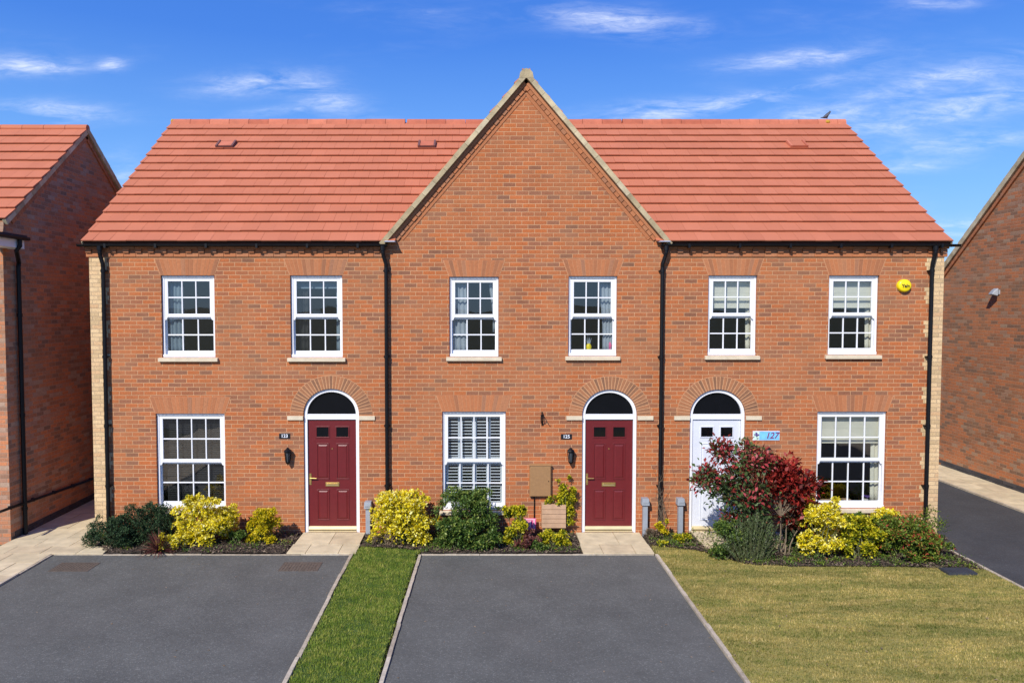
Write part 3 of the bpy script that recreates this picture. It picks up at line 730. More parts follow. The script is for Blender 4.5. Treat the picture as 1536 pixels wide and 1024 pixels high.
# ------------------------------------------------------------------ curtains, blinds and things on the window boards
def curtain(name, label, x0, x1, z0, z1, y, mat, cat='curtain', amp=.018, n=None, gather=0.0, group=None):
    """hanging cloth with vertical folds; gather>0 pulls the lower half towards x0"""
    mb = MB(); n = n or max(8, int(abs(x1-x0)/.018)); rows = 8; V = []
    for j in range(rows+1):
        t = j/rows; z = z1+(z0-z1)*t
        for i in range(n+1):
            u = i/n; g = 1-gather*math.sin(min(1, t*1.35)*math.pi/2)**2
            x = x0+(x1-x0)*u*g
            V.append((x, y+amp*math.sin(u*abs(x1-x0)/.075*2*math.pi+.6*math.sin(t*4)), z))
    mb.v = V
    for j in range(rows):
        for i in range(n): a = j*(n+1)+i; mb.f.append((a, a+1, a+n+2, a+n+1)); mb.r.append(.5); mb.mi.append(0)
    o = mb.build(name, mat, None, ((x0+x1)/2, y, z1), smooth=True); s = o.modifiers.new('thick', 'SOLIDIFY'); s.thickness = .004
    return tag(o, label, cat, group)
def rollblind(label, x0, x1, z0, z1, y, mat, group=None):
    mb = MB(); mb.box(x0, x1, y, y+.004, z0, z1); mb.box(x0, x1, y-.006, y+.012, z0-.012, z0+.012)
    for k in range(1, 4):
        zz = z0+(z1-z0)*k/4; mb.box(x0, x1, y-.003, y, zz-.004, zz+.004)
    mb.tube([(x0, y+.03, z1), (x1, y+.03, z1)], .022, 10)
    return tag(mb.build('window_blind', mat, None, ((x0+x1)/2, y, z1)), label, 'blind', group)
def ux(key, i, u):
    a = W[key][i][1]; return a[0]+(a[1]-a[0])*u
def uz(key, i, v):
    a = W[key][i][1]; return a[2]+(a[3]-a[2])*v
YC = REV+.06
curtain('curtain', 'blue-grey curtain at the left side of the leftmost upstairs window', ux('left', 0, .06), ux('left', 0, .36), uz('left', 0, .02), uz('left', 0, .95), YC, 'curtain_blue')
rollblind('pale blind rolled almost up in the upstairs window left of the gable', ux('left', 1, .05), ux('left', 1, .95), uz('left', 1, .85), uz('left', 1, .97), YC, 'curtain_blue')
curtain('curtain', 'narrow grey curtain at the left of the upstairs window just left of the gable', ux('left', 1, .06), ux('left', 1, .30), uz('left', 1, .02), uz('left', 1, .92), YC+.06, 'blind_dark')
curtain('curtain', 'narrow pale curtain at the right of the upstairs window just left of the gable', ux('left', 1, .84), ux('left', 1, .97), uz('left', 1, .02), uz('left', 1, .92), YC+.06, 'curtain_blue')
curtain('curtain', 'white curtain tied to the left in the left gable window', ux('mid', 0, .03), ux('mid', 0, .34), uz('mid', 0, .02), uz('mid', 0, .97), YC, 'curtain_white', gather=-.12)
curtain('curtain', 'white curtain drawn to the right edge of the left gable window', ux('mid', 0, .98), ux('mid', 0, .80), uz('mid', 0, .3), uz('mid', 0, .97), YC, 'curtain_white', gather=.45)
curtain('curtain', 'white curtain at the right side of the right gable window', ux('mid', 1, .97), ux('mid', 1, .66), uz('mid', 1, .02), uz('mid', 1, .97), YC, 'curtain_white', gather=.25)
for i, nm in ((0, 'window above the white door'), (1, 'upstairs window beside the yellow alarm')):
    rollblind('cream roman blind half down in the '+nm, ux('right', i, .05), ux('right', i, .95), uz('right', i, .60), uz('right', i, .97), YC, 'blind_cream')
    curtain('curtain', 'pale curtain at the right edge of the '+nm, ux('right', i, .86), ux('right', i, .99), uz('right', i, .02), uz('right', i, .92), YC+.06, 'blind_cream')
rollblind('cream blind with a creased hem in the large right ground floor window', ux('right', 2, .03), ux('right', 2, .97), uz('right', 2, .665), uz('right', 2, .97), YC, 'blind_cream')
curtain('curtain', 'pale curtain at the right edge of the large right ground floor window', ux('right', 2, .87), ux('right', 2, .99), uz('right', 2, .02), uz('right', 2, .92), YC+.06, 'blind_cream')
# venetian blind in the left ground floor window
mb = MB(); a, b = ux('left', 2, .10), ux('left', 2, .93); z = uz('left', 2, .06); zt = uz('left', 2, .95)
while z < zt:
    mb.hexa([(a, YC, z), (b, YC, z), (b, YC+.03, z+.018), (a, YC+.03, z+.018), (a, YC, z+.003), (b, YC, z+.003), (b, YC+.03, z+.021), (a, YC+.03, z+.021)]); z += .034
mb.box(a, b, YC-.01, YC+.035, zt, zt+.03)
tag(mb.build('window_blind', 'blind_dark', None, ((a+b)/2, YC, zt)), 'dark venetian blind with closed slats in the left ground floor window', 'blind')
# plantation shutters in the middle ground floor window
root = thing('window_shutters', (ux('mid', 2, .5), YC, uz('mid', 2, 0)), 'white slatted shutters filling the middle ground floor window', 'shutters')
for k in range(4):
    mb = MB(); a = ux('mid', 2, .06+.225*k); b = ux('mid', 2, .06+.225*(k+1)-.01); z0 = uz('mid', 2, .03); z1 = uz('mid', 2, .97); st = .035
    mb.box(a, a+st, YC, YC+.025, z0, z1); mb.box(b-st, b, YC, YC+.025, z0, z1); mb.box(a+st, b-st, YC, YC+.025, z0, z0+.05); mb.box(a+st, b-st, YC, YC+.025, z1-.05, z1); zm = (z0+z1)/2; mb.box(a+st, b-st, YC, YC+.025, zm-.04, zm+.04)
    z = z0+.06
    while z < z1-.07:
        if abs(z-zm) > .06: mb.hexa([(a+st, YC-.012, z+.004), (b-st, YC-.012, z+.004), (b-st, YC+.036, z-.008), (a+st, YC+.036, z-.008), (a+st, YC-.010, z+.018), (b-st, YC-.010, z+.018), (b-st, YC+.038, z+.006), (a+st, YC+.038, z+.006)])
        z += .057
    mb.build('shutter_panel', 'shutter_white', root)
# ornaments
x, z = ux('mid', 1, .45), uz('mid', 1, .02)
root = thing('ornament', (x, REV+.06, z), 'small yellow ornament with pale spiky leaves in the right gable window', 'ornament')
mb = MB(); mb.ball((x, REV+.07, z+.12), .055, .04, .075); mb.tube([(x, REV+.07, z), (x, REV+.07, z+.06)], .03, 8); mb.build('body', 'yellow_plastic', root, smooth=True)
mb = MB()
for dx, h in ((-.05, .12), (-.02, .17), (.02, .16), (.05, .11)): mb.tube([(x+dx*.3, REV+.07, z+.18), (x+dx, REV+.07, z+.18+h)], [.012, .002], 6)
mb.build('leaves', 'curtain_white', root)
x = ux('mid', 1, .90); mb = MB(); mb.ball((x, REV+.08, uz('mid', 1, .02)+.15), .045, .04, .07); mb.tube([(x, REV+.08, uz('mid', 1, .02)), (x, REV+.08, uz('mid', 1, .02)+.1)], [.05, .03], 8)
tag(mb.build('ornament', 'pink', None, (x, REV+.08, uz('mid', 1, .02))), 'small red ornament at the right corner of the right gable window', 'ornament')
x = ux('right', 2, .80); zb = uz('right', 2, .035); root = thing('potted_flowers', (x, REV+.1, zb), 'purple flowers in a pot on the board of the large right ground floor window', 'potted plant')
mb = MB(); mb.tube([(x, REV+.1, zb), (x, REV+.1, zb+.06)], [.04, .05], 10); mb.build('pot', 'blind_cream', root)
mb = MB()
for k in range(12): mb.ball((x+random.uniform(-.06, .06), REV+.1+random.uniform(-.03, .03), zb+.08+random.uniform(0, .04)), .02, .02, .018, 6, 4)
mb.build('flowers', 'sign_purple', root)
mb = MB(); x = ux('right', 2, .30); mb.box(x-.16, x+.16, REV+.08, REV+.2, zb, zb+.035); mb.box(x+.22, x+.36, REV+.08, REV+.2, zb, zb+.05)
tag(mb.build('tray', 'plank_tan', None, (x, REV+.1, zb)), 'low brown tray lying on the board of the large right ground floor window', 'tray')
# ------------------------------------------------------------------ fittings on the walls
def wall_lamp(px, py, label):
    p = on_y(px, py, -.07); x, z = p.x, p.z
    root = thing('wall_lamp', (x, 0, z), label, 'wall lamp', 'black lanterns beside the doors')
    mb = MB(); mb.box(x-.035, x+.035, -.016, 0, z-.06, z+.10); mb.tube([(x, 0, z+.04), (x, -.05, z+.02), (x, -.075, z+.09), (x, -.075, z+.125)], .010, 6)
    mb.build('bracket', 'black_plastic', root)
    mb = MB(); c = (x, -.085)
    mb.tube([(*c, z+.155), (*c, z+.135), (*c, z+.105), (*c, z+.085)], [.008, .022, .062, .072], 6); mb.tube([(*c, z+.085), (*c, z+.065)], .066, 6)
    for k in range(6):
        t = math.pi*2*k/6; mb.tube([(c[0]+.060*math.cos(t), c[1]+.060*math.sin(t), z+.07), (c[0]+.038*math.cos(t), c[1]+.038*math.sin(t), z-.115)], .0065, 5)
    mb.tube([(*c, z-.11), (*c, z-.135), (*c, z-.155), (*c, z-.175)], [.044, .036, .014, .006], 6)
    mb.build('lantern_frame', 'black_plastic', root)
    mb = MB(); mb.tube([(*c, z+.066), (*c, z-.11)], [.052, .033], 6); mb.build('lamp_glass', 'lamp_glass', root)
plain('lamp_glass', (.07, .08, .09), .08, var=.1)
wall_lamp(432, 683, 'black lantern on the brickwork left of the left dark red door')
wall_lamp(856, 683, 'black lantern on the brickwork left of the dark red door under the gable')
wall_lamp(1152, 682, 'black lantern on the brickwork right of the white door, half behind the red shrub')
def number_sign(px, py, s, label):
    p = on_y(px, py, 0); mb = MB(); root = None
    mb.box(p.x-.10, p.x+.10, -.012, -.001, p.z-.047, p.z+.047); o = mb.build('house_number_sign', 'sign_black', None, (p.x, 0, p.z), bevel=.003)
    tag(o, label, 'sign', 'black house number plates'); text(s, 'numerals', 'sign_white', o, (p.x, -.0135, p.z), .085, extra=.0012)
number_sign(427, 653.5, '123', 'small black plate with white house number 123 beside the left red door')
number_sign(849.5, 654.5, '125', 'small black plate with white house number 125 beside the middle red door')
p = on_y(1149, 653, 0); root = thing('house_number_sign', (p.x, 0, p.z), 'light blue house sign with number 127 and a purple flower beside the white door', 'sign')
hw, hh = .245, .088
mb = MB(); mb.box(p.x-hw, p.x+hw, -.012, -.001, p.z-hh, p.z+hh); mb.build('sign_board', 'sign_edge', root, bevel=.002)
mb = MB(); mb.box(p.x-hw+.12, p.x+hw-.008, -.0145, -.0118, p.z-hh+.010, p.z+hh-.010); mb.build('blue_field', 'sign_blue', root)
mb = MB(); mb.box(p.x-hw+.008, p.x-hw+.116, -.0145, -.0118, p.z-hh+.010, p.z+hh-.010); mb.build('pale_field', 'sign_mint', root)
text('127', 'numerals', 'sign_red', root, (p.x+.10, -.0165, p.z), .155, shear=.25, extra=.0015)
mb = MB(); xx = p.x-.175
for dx, dz, rx, rz in ((0, .03, .016, .03), (-.03, .02, .02, .014), (.03, .015, .018, .016), (0, -.005, .022, .012), (-.015, .05, .01, .015)): mb.ball((xx+dx, -.0165, p.z+dz), rx, .004, rz, 10, 6)
mb.build('painted_flower', 'sign_purple', root)
mb = MB(); mb.tube([(xx, -.0165, p.z-.01), (xx+.008, -.0165, p.z-hh+.015)], .004, 5); mb.ball((xx+.02, -.0165, p.z-.05), .02, .003, .008, 8, 5); mb.build('painted_stem', 'stem_green', root)
# alarm box
p = on_y(1356, 428.5, -.03); root = thing('alarm_box', (p.x, 0, p.z), 'round yellow alarm bell box high on the right end of the terrace', 'alarm box')
mb = MB(); i0 = 0; r = .122; prof = [(1, 0), (1, -.05), (.93, -.068), (.75, -.078), (0.001, -.084)]; n = 28
for q, yy in prof:
    for k in range(n): t = 2*math.pi*k/n; mb.v.append((p.x+r*q*math.cos(t), yy, p.z+r*.93*q*math.sin(t)))
for j in range(len(prof)-1):
    for k in range(n): k2 = (k+1) % n; mb.f.append((j*n+k, j*n+k2, (j+1)*n+k2, (j+1)*n+k)); mb.r.append(.5); mb.mi.append(0)
mb.build('cover', 'yellow_plastic', root, smooth=True)
text('Yale', 'lettering', 'print_dark', root, (p.x+.002, -.087, p.z-.005), .080, extra=.0022)
# hanging basket bracket
p = on_y(813, 628, 0); mb = MB(); mb.box(p.x-.012, p.x+.012, -.012, 0, p.z-.12, p.z+.13)
mb.tube([(p.x, -.01, p.z+.11), (p.x, -.26, p.z+.11), (p.x, -.29, p.z+.13)], .007, 6)
mb.tube([(p.x, -.01, p.z-.09), (p.x+.0, -.06, p.z-.04), (p.x, -.13, p.z+.03), (p.x, -.16, p.z+.09), (p.x, -.14, p.z+.105)], .006, 6)
mb.tube([(p.x+.018, -.02, p.z+.10), (p.x+.025, -.05, p.z-.02), (p.x+.006, -.03, p.z-.10)], .006, 6); mb.tube([(p.x-.018, -.02, p.z+.08), (p.x-.025, -.05, p.z-.03), (p.x-.006, -.03, p.z-.10)], .006, 6)
tag(mb.build('basket_bracket', 'black_plastic', None, (p.x, 0, p.z)), 'empty black hanging basket bracket on the wall between gable window and red door', 'bracket')
# meter box and plank-fronted box
def px_box(px0, px1, py0, py1, Y):
    a = on_y(px0, (py0+py1)/2, Y).x; b = on_y(px1, (py0+py1)/2, Y).x; return a, b, on_y(px0, py1, Y).z, on_y(px0, py0, Y).z
a, b, c, d = px_box(794.5, 827, 698, 745, -.09)
root = thing('meter_box', ((a+b)/2, 0, c), 'plain brown meter box on the wall between the shuttered window and the red door', 'meter box')
mb = MB(); mb.box(a, b, -.07, .0, c, d); mb.hexa([(a-.01, -.095, d-.01), (b+.01, -.095, d-.01), (b+.01, 0, d+.002), (a-.01, 0, d+.002), (a-.01, -.095, d+.004), (b+.01, -.095, d+.004), (b+.01, 0, d+.022), (a-.01, 0, d+.022)]); mb.build('case', 'meter_brown', root, bevel=.004)
mb = MB(); mb.box(a+.012, b-.012, -.088, -.0705, c+.012, d-.016); dr = mb.build('box_door', 'meter_brown', root, bevel=.006)
mb = MB(); mb.tube([(b-.05, -.092, (c+d)/2), (b-.05, -.086, (c+d)/2)], .010, 8); mb.build('lock', 'black_plastic', dr)
mb = MB(); mb.tube([(a+.09, -.02, c), (a+.09, -.02, .25)], .011, 6); mb.build('conduit', 'black_plastic', root)
a, b, c, d = px_box(813, 849, 757, 792, -.2)
mb = MB(); n = 5
for k in range(n):
    z0 = c+(d-c)*k/n+.004; z1 = c+(d-c)*(k+1)/n-.003; mb.box(a, b, -.2, -.0, z0, z1)
mb.m = 1; mb.box(a+.006, b-.006, -.19, -.0, c, d-.006); mb.m = 0; mb.box(a-.0, b+.0, -.19, -.005, c-.10, c-.001) if False else None
mb.box(a+.02, a+.07, -.15, -.03, 0, c+.01); mb.box(b-.07, b-.02, -.15, -.03, 0, c+.01)
tag(mb.build('storage_box', ['plank_tan', 'bark'], None, ((a+b)/2, -.1, 0), bevel=.004), 'light brown box with horizontal plank front below the brown meter box', 'storage box')
# pink patterned tile leaning on the wall
a, b, c, d = px_box(779, 804, 777, 794, -.12)
b = a+(b-a)
root = thing('garden_sign', ((a+b)/2, -.12, 0), 'small pink and white patterned sign standing in the bed by the wall', 'garden sign')
mb = MB(); mb.box(a, b, -.125, -.11, c, d); mb.tube([((a+b)/2, -.115, c), ((a+b)/2, -.115, 0)], .007, 6); mb.build('sign_board', 'pink', root)
mb = MB(); w_ = b-a; h_ = d-c
for (u0, u1, v0, v1) in ((.05, .95, .88, .94), (.05, .55, .70, .76), (.12, .18, .40, .82), (.30, .36, .25, .82), (.45, .51, .40, .66), (.05, .60, .44, .50), (.62, .68, .2, .8), (.85, .91, .1, .9), (.05, .5, .12, .18), (.2, .26, .1, .3), (.4, .46, .05, .3), (.1, .6, .58, .62)):
    mb.box(a+w_*u0, a+w_*u1, -.1275, -.1248, c+h_*v0, c+h_*v1)
mb.build('pattern', 'pink_white', root)
# grey utility posts
def util_post(px, pt, pb, label, yy=-.10):
    t = on_y(px, pt, yy); x = t.x; h = t.z; root = thing('cable_post', (x, yy, 0), label, 'cable post', 'grey cable posts against the wall')
    mb = MB(); mb.box(x-.042, x+.042, yy-.03, yy+.07, -.02, h-.10); mb.build('post', 'grey_plastic', root, bevel=.006)
    mb = MB(); mb.hexa([(x-.068, yy-.06, h-.12), (x+.068, yy-.06, h-.12), (x+.068, yy+.1, h-.12), (x-.068, yy+.1, h-.12), (x-.06, yy-.05, h), (x+.06, yy-.05, h), (x+.06, yy+.1, h), (x-.06, yy+.1, h)]); mb.m = 0; mb.box(x-.05, x+.05, yy-.066, yy-.058, h-.08, h-.04)
    mb.build('cap', 'grey_plastic', root, bevel=.008)
util_post(552, 752, 800, 'grey cable post right of the left red door, half behind the yellow bush')
util_post(968, 747, 800, 'grey cable post standing between the middle red door and the black down pipe')
util_post(1021, 747, 800, 'grey cable post standing close to the left of the white door')
# pigeon on the ridge
bx = on_y(1240, 182, RDGY).x; bz = ZR+.085; by = RDGY
root = thing('pigeon', (bx, by, bz), 'dark grey pigeon perched on the roof ridge near the right end', 'bird')
mb = MB(); n = 12
prof = [(-.195, .008, .006, .010), (-.15, .012, .022, .010), (-.10, .03, .030, .022), (-.04, .065, .048, .045), (.02, .09, .055, .060), (.060, .125, .048, .055), (.072, .165, .030, .036), (.075, .195, .020, .024), (.085, .228, .020, .022), (.095, .245, .012, .012), (.100, .250, .003, .003)]
for (dx, dz, ry, rr) in prof:
    ry *= 1.7; rr *= 1.75 if rr > .02 else 1.3
    for k in range(n):
        t = 2*math.pi*k/n; mb.v.append((bx+dx+rr*.55*math.sin(t)*(1 if dx > .05 else .3), by+ry*math.cos(t), bz+.03+dz+rr*math.sin(t)*(1 if dx < .07 else .5)))
for j in range(len(prof)-1):
    for k in range(n): k2 = (k+1) % n; mb.f.append((j*n+k, j*n+k2, (j+1)*n+k2, (j+1)*n+k)); mb.r.append(.5); mb.mi.append(0)
mb.v = [(bx+(x-bx)*.72, by+(y-by)*.8, bz+(z-bz)*.66) for x, y, z in mb.v]; mb.build('body', 'bird', root, smooth=True)
mb = MB(); mb.tube([(bx+.115, by, bz+.255), (bx+.145, by, bz+.248)], [.007, .002], 6)
for s in (-.02, .02): mb.tube([(bx+.01, by+s, bz+.06), (bx+.015, by+s, bz-.005)], .005, 5)
mb.v = [(bx+(x-bx)*.72, by+(y-by)*.8, bz+(z-bz)*.66) for x, y, z in mb.v]; mb.build('beak_and_feet', 'bird_beak', root)
# ------------------------------------------------------------------ neighbouring houses
NX = -8.3
fc = on_x(4, 330, NX); ap = on_x(128, 193, NX); rr_ = on_x(179, 284, NX)
front_y, ze = fc.y, fc.z; ry, rz = ap.y, ap.z; sl = (rz-ze)/(ry-front_y); back_y = ry+(rz-3.9)/((rz-rr_.z)/(rr_.y-ry)); ze_b = 3.9
back_y = ry+(ry-front_y)*1.25; ze_b = rz-(back_y-ry)*(rz-rr_.z)/(rr_.y-ry)
root = thing('neighbour_house', (NX, 0, 0), 'red tiled brick house with a shaded gable wall at the left edge', 'house')
g_e = on_x(42, 357, NX+.33)                                # end of the wing's gutter
mb = MB(); fy0 = front_y-.02
mb.face([(NX, fy0, -.3), (NX, back_y-.1, -.3), (NX, back_y-.1, ze_b), (NX, ry, rz-.03), (NX, front_y+.03, ze), (NX, front_y, g_e.z+.1), (NX, fy0, g_e.z+.1)])
mb.face([(NX, fy0, -.3), (NX-7, fy0, -.3), (NX-7, fy0, g_e.z+.1), (NX, fy0, g_e.z+.1)]); mb.face([(NX, back_y-.1, -.3), (NX, back_y-.1, ze_b), (NX-8, back_y-.1, ze_b), (NX-8, back_y-.1, -.3)])
mb.face([(NX, front_y+.02, 3), (NX-8, front_y+.02, 3), (NX-8, front_y+.02, ze), (NX, front_y+.02, ze)])
mb.face([(NX-8, fy0, -.3), (NX-8, back_y, -.3), (NX-8, back_y, ze_b), (NX-8, ry, rz-.05), (NX-8, front_y, ze)])
mb.build('wall', 'brick_dark', root)
mb = MB(); an = math.atan(sl); Vn = Vector((0, math.cos(an), math.sin(an))); Nn = Vector((0, -math.sin(an), math.cos(an))); Ln = (ry-front_y)/math.cos(an)
tiles(mb, Vector((NX+.06, front_y, ze)), Vector((-1, 0, 0)), Vn, Nn, 10, Ln/10.1, lambda v: [(0, 8)])
P = lambda u, v, n: Vector((NX+.06, front_y, ze))-Vector((u, 0, 0))+Vn*v+Nn*n
mb.m = 1; mb.hexa([P(8, .03, -.06), P(.02, .03, -.06), P(.02, Ln, -.06), P(8, Ln, -.06), P(8, .03, -.008), P(.02, .03, -.008), P(.02, Ln, -.008), P(8, Ln, -.008)])
mb.m = 2; mb.hexa([(NX-8, ry, rz-.07), (NX+.06, ry, rz-.07), (NX+.06, back_y, ze_b-.05), (NX-8, back_y, ze_b-.05), (NX-8, ry, rz), (NX+.06, ry, rz), (NX+.06, back_y, ze_b+.02), (NX-8, back_y, ze_b+.02)])
mb.m = 0; x = NX+.06
while x > NX-7.9: mb.tube([(x-.004, ry, rz-.005), (x-.446, ry, rz-.003+random.uniform(-.004, .004))], .085, 10); x -= .45
# wing roof rising away from the eaves
mb.m = 2; mb.hexa([(NX-2.6, fy0, g_e.z+1.9), (NX+.28, fy0, g_e.z-.02), (NX+.28, g_e.y, g_e.z-.02), (NX-2.6, g_e.y, g_e.z+1.9), (NX-2.6, fy0, g_e.z+1.98), (NX+.28, fy0, g_e.z+.03), (NX+.28, g_e.y, g_e.z+.03), (NX-2.6, g_e.y, g_e.z+1.98)]) if False else None
mb.build('roof', ['tile_red', 'roof_base', 'roof_back'], root)
mb = MB()
def rake(mb, X, y0, z0, y1, z1, n, th, o0, o1, xw, jit=.006):
    d = Vector((0, y1-y0, z1-z0)); L = d.length; d.normalize(); nn = Vector((0, -d.z, d.y)); nn = nn if nn.z > 0 else -nn
    for k in range(n):
        a = Vector((X, y0, z0))+d*(L*k/n); b = Vector((X, y0, z0))+d*(L*(k+1)/n-.004); e = random.uniform(-jit, jit); v = Vector((xw, 0, 0))
        mb.hexa([a+nn*o0, a+v+nn*o0, b+v+nn*(o0), b+nn*o0, a+nn*(o1+e), a+v+nn*(o1+e), b+v+nn*(o1+e-.01), b+nn*(o1+e-.01)])
rake(mb, NX-.01, front_y, ze, ry, rz, 11, .1, -.09, .005, .066, .002); rake(mb, NX-.01, back_y, ze_b, ry, rz, 12, .1, -.09, .03, .075)
mb.build('verge', 'verge_stone', root)
mb = MB(); rake(mb, NX-.01, front_y+.2, ze+.16-.13, ry, rz-.13, 40, .1, -.09, -.01, .04); rake(mb, NX-.01, back_y-.1, ze_b-.1, ry, rz-.13, 44, .1, -.09, -.01, .04); mb.build('corbel_course', 'rubbed_brick', root)
gx = NX+.33; fy1 = front_y-1.0
mb = MB(); mb.box(NX, NX+.27, fy1, g_e.y-.06, g_e.z-.19, g_e.z-.175); mb.box(NX+.27, NX+.285, fy1, g_e.y-.06, g_e.z-.19, g_e.z+.0); mb.box(NX, NX+.285, g_e.y-.059, g_e.y-.04, g_e.z-.20, g_e.z+.03)
mb.build('soffit_board', 'white_board', root)
mb = MB(); mb.box(gx-.05, gx+.05, fy1, g_e.y, g_e.z-.05, g_e.z+.01); mb.box(NX-.2, gx, fy1, g_e.y, g_e.z+.011, g_e.z+.04)
mb.build('gutter', 'black_plastic', root, bevel=.015)
pb = on_z(14, 803); mb = MB(); py_ = pb.y
pt = on_x(30, 372, NX+.33)
mb.tube([(gx, pt.y, g_e.z-.02), (gx, pt.y, g_e.z-.16), (gx-.05, pt.y-.02, g_e.z-.24), (NX+.07, py_, g_e.z-.42), (NX+.06, py_, g_e.z-.5), (NX+.06, py_, 0)], .038, 10)
for z in (4.0, 2.2, .5): mb.tube([(NX+.06, py_, z-.03), (NX+.06, py_, z+.03)], .047, 10)
mb.build('downpipe', 'black_plastic', root)
p0 = on_x(0, 767, NX+.05); p1 = on_x(139, 718, NX+.05); d = (p1-p0); mb = MB(); mb.tube([p0, p1, p1+d*.3], .026, 8)
for k in range(5):
    q = p0+d*(.1+.22*k); mb.box(NX, NX+.06, q.y-.015, q.y+.015, q.z-.03, q.z+.03)
mb.build('waste_pipe', 'black_plastic', root)
mb = MB(); y = fy0
while y < back_y-.2:
    for k in range(2): mb.box(NX, NX+.012, y+.004+(.11 if k else 0), y+.221+(.11 if k else 0), .0+k*.075, .07+k*.075)
    y += .225
mb.build('plinth', 'engineering_brick', root)
# right-hand neighbour
QX = 12.1
e1 = on_x(1418, 402, QX); e2 = on_x(1536, 238, QX); s2 = (e2.z-e1.z)/(e1.y-e2.y); zr2 = 8.5; yr2 = e2.y-(zr2-e2.z)/s2; yb2 = e1.y+.05; zb2 = e1.z-.05*s2; yf2 = yr2-(yb2-yr2)
root = thing('neighbour_house', (QX, 0, 0), 'brick house cut off by the right edge, showing its long blank gable wall', 'house')
mb = MB(); mb.face([(QX, yf2, -.3), (QX, yb2, -.3), (QX, yb2, zb2), (QX, yr2, zr2), (QX, yf2, zb2)][::-1]); mb.face([(QX, yb2, -.3), (QX+8, yb2, -.3), (QX+8, yb2, zb2), (QX, yb2, zb2)]); mb.face([(QX, yf2, -.3), (QX+8, yf2, -.3), (QX+8, yf2, zb2), (QX, yf2, zb2)])
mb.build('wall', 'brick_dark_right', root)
mb = MB(); mb.m = 0
for (ya, za, yb_, zb_) in ((yf2-.2, zb2-.2*s2, yr2, zr2), (yb2+.2, zb2-.2*s2, yr2, zr2)):
    mb.hexa([(QX-.05, ya, za-.02), (QX+8, ya, za-.02), (QX+8, yb_, zb_-.02), (QX-.05, yb_, zb_-.02), (QX-.05, ya, za+.06), (QX+8, ya, za+.06), (QX+8, yb_, zb_+.06), (QX-.05, yb_, zb_+.06)])
an2 = math.atan(s2); Ln2 = (yr2-yf2+.2)/math.cos(an2); tiles(mb, Vector((QX-.05, yf2-.2, zb2-.2*s2+.06)), Vector((1, 0, 0)), Vector((0, math.cos(an2), math.sin(an2))), Vector((0, -math.sin(an2), math.cos(an2))), int(Ln2/.33), Ln2/int(Ln2/.33), lambda v: [(0, 8)])
mb.build('roof', 'tile_red', root)
mb = MB(); rake(mb, QX-.075, yb2+.2, zb2-.2*s2, yr2, zr2, 19, .1, -.06, .075, .085); rake(mb, QX-.075, yf2-.2, zb2-.2*s2, yr2, zr2, 19, .1, -.06, .075, .085); mb.build('verge', 'verge_stone', root)
mb = MB(); rake(mb, QX-.045, yb2, zb2-.10, yr2, zr2-.10, 60, .1, -.1, -.02, .05); mb.build('corbel_course', 'rubbed_brick', root)
mb = MB(); y = yf2
while y < yb2-.2:
    for k in range(2): mb.box(QX-.012, QX, y+.004+(.11 if k else 0), y+.221+(.11 if k else 0), .0+k*.075, .07+k*.075)
    y += .225
mb.build('plinth', 'engineering_brick', root)
p = on_x(1498, 438, QX); root = thing('security_light', (QX, p.y, p.z), 'small grey sensor light high on the blank wall of the right hand house', 'security light')
mb = MB(); mb.box(QX-.03, QX, p.y-.05, p.y+.05, p.z-.05, p.z+.05); mb.tube([(QX-.03, p.y, p.z), (QX-.09, p.y, p.z+.02)], .015, 6); mb.build('bracket', 'grey_plastic', root)
mb = MB(); mb.hexa([(QX-.20, p.y-.07, p.z-.05), (QX-.07, p.y-.09, p.z-.09), (QX-.07, p.y+.09, p.z-.09), (QX-.20, p.y+.07, p.z-.05), (QX-.15, p.y-.06, p.z+.03), (QX-.06, p.y-.08, p.z+.09), (QX-.06, p.y+.08, p.z+.09), (QX-.15, p.y+.06, p.z+.03)]); mb.build('lamp_head', 'grey_plastic', root, bevel=.01)
# a house further back, only its roof end seen between the gables
root = thing('distant_house', (11.5, 16, 0), 'distant grey roofed house glimpsed between the terrace and the right neighbour', 'house')
q = on_y(1413, 384, 16); q2 = on_y(1430, 384, 16)
mb = MB(); mb.box(9.5, 19, 16.2, 22, -.3, q.z-1.4); mb.build('wall', 'brick_dark_right', root)
mb = MB(); mb.hexa([(9, 15.9, q.z-1.6), (19, 15.9, q.z-1.6), (19, 18.6, q.z-.02), (9, 18.6, q.z-.02), (9, 15.9, q.z-1.5), (19, 15.9, q.z-1.5), (19, 18.6, q.z+.06), (9, 18.6, q.z+.06)]); mb.hexa([(9, 18.6, q.z-.02), (19, 18.6, q.z-.02), (19, 22.3, q.z-1.7), (9, 22.3, q.z-1.7), (9, 18.6, q.z+.06), (19, 18.6, q.z+.06), (19, 22.3, q.z-1.6), (9, 22.3, q.z-1.6)]); mb.build('roof', 'roof_grey', root)
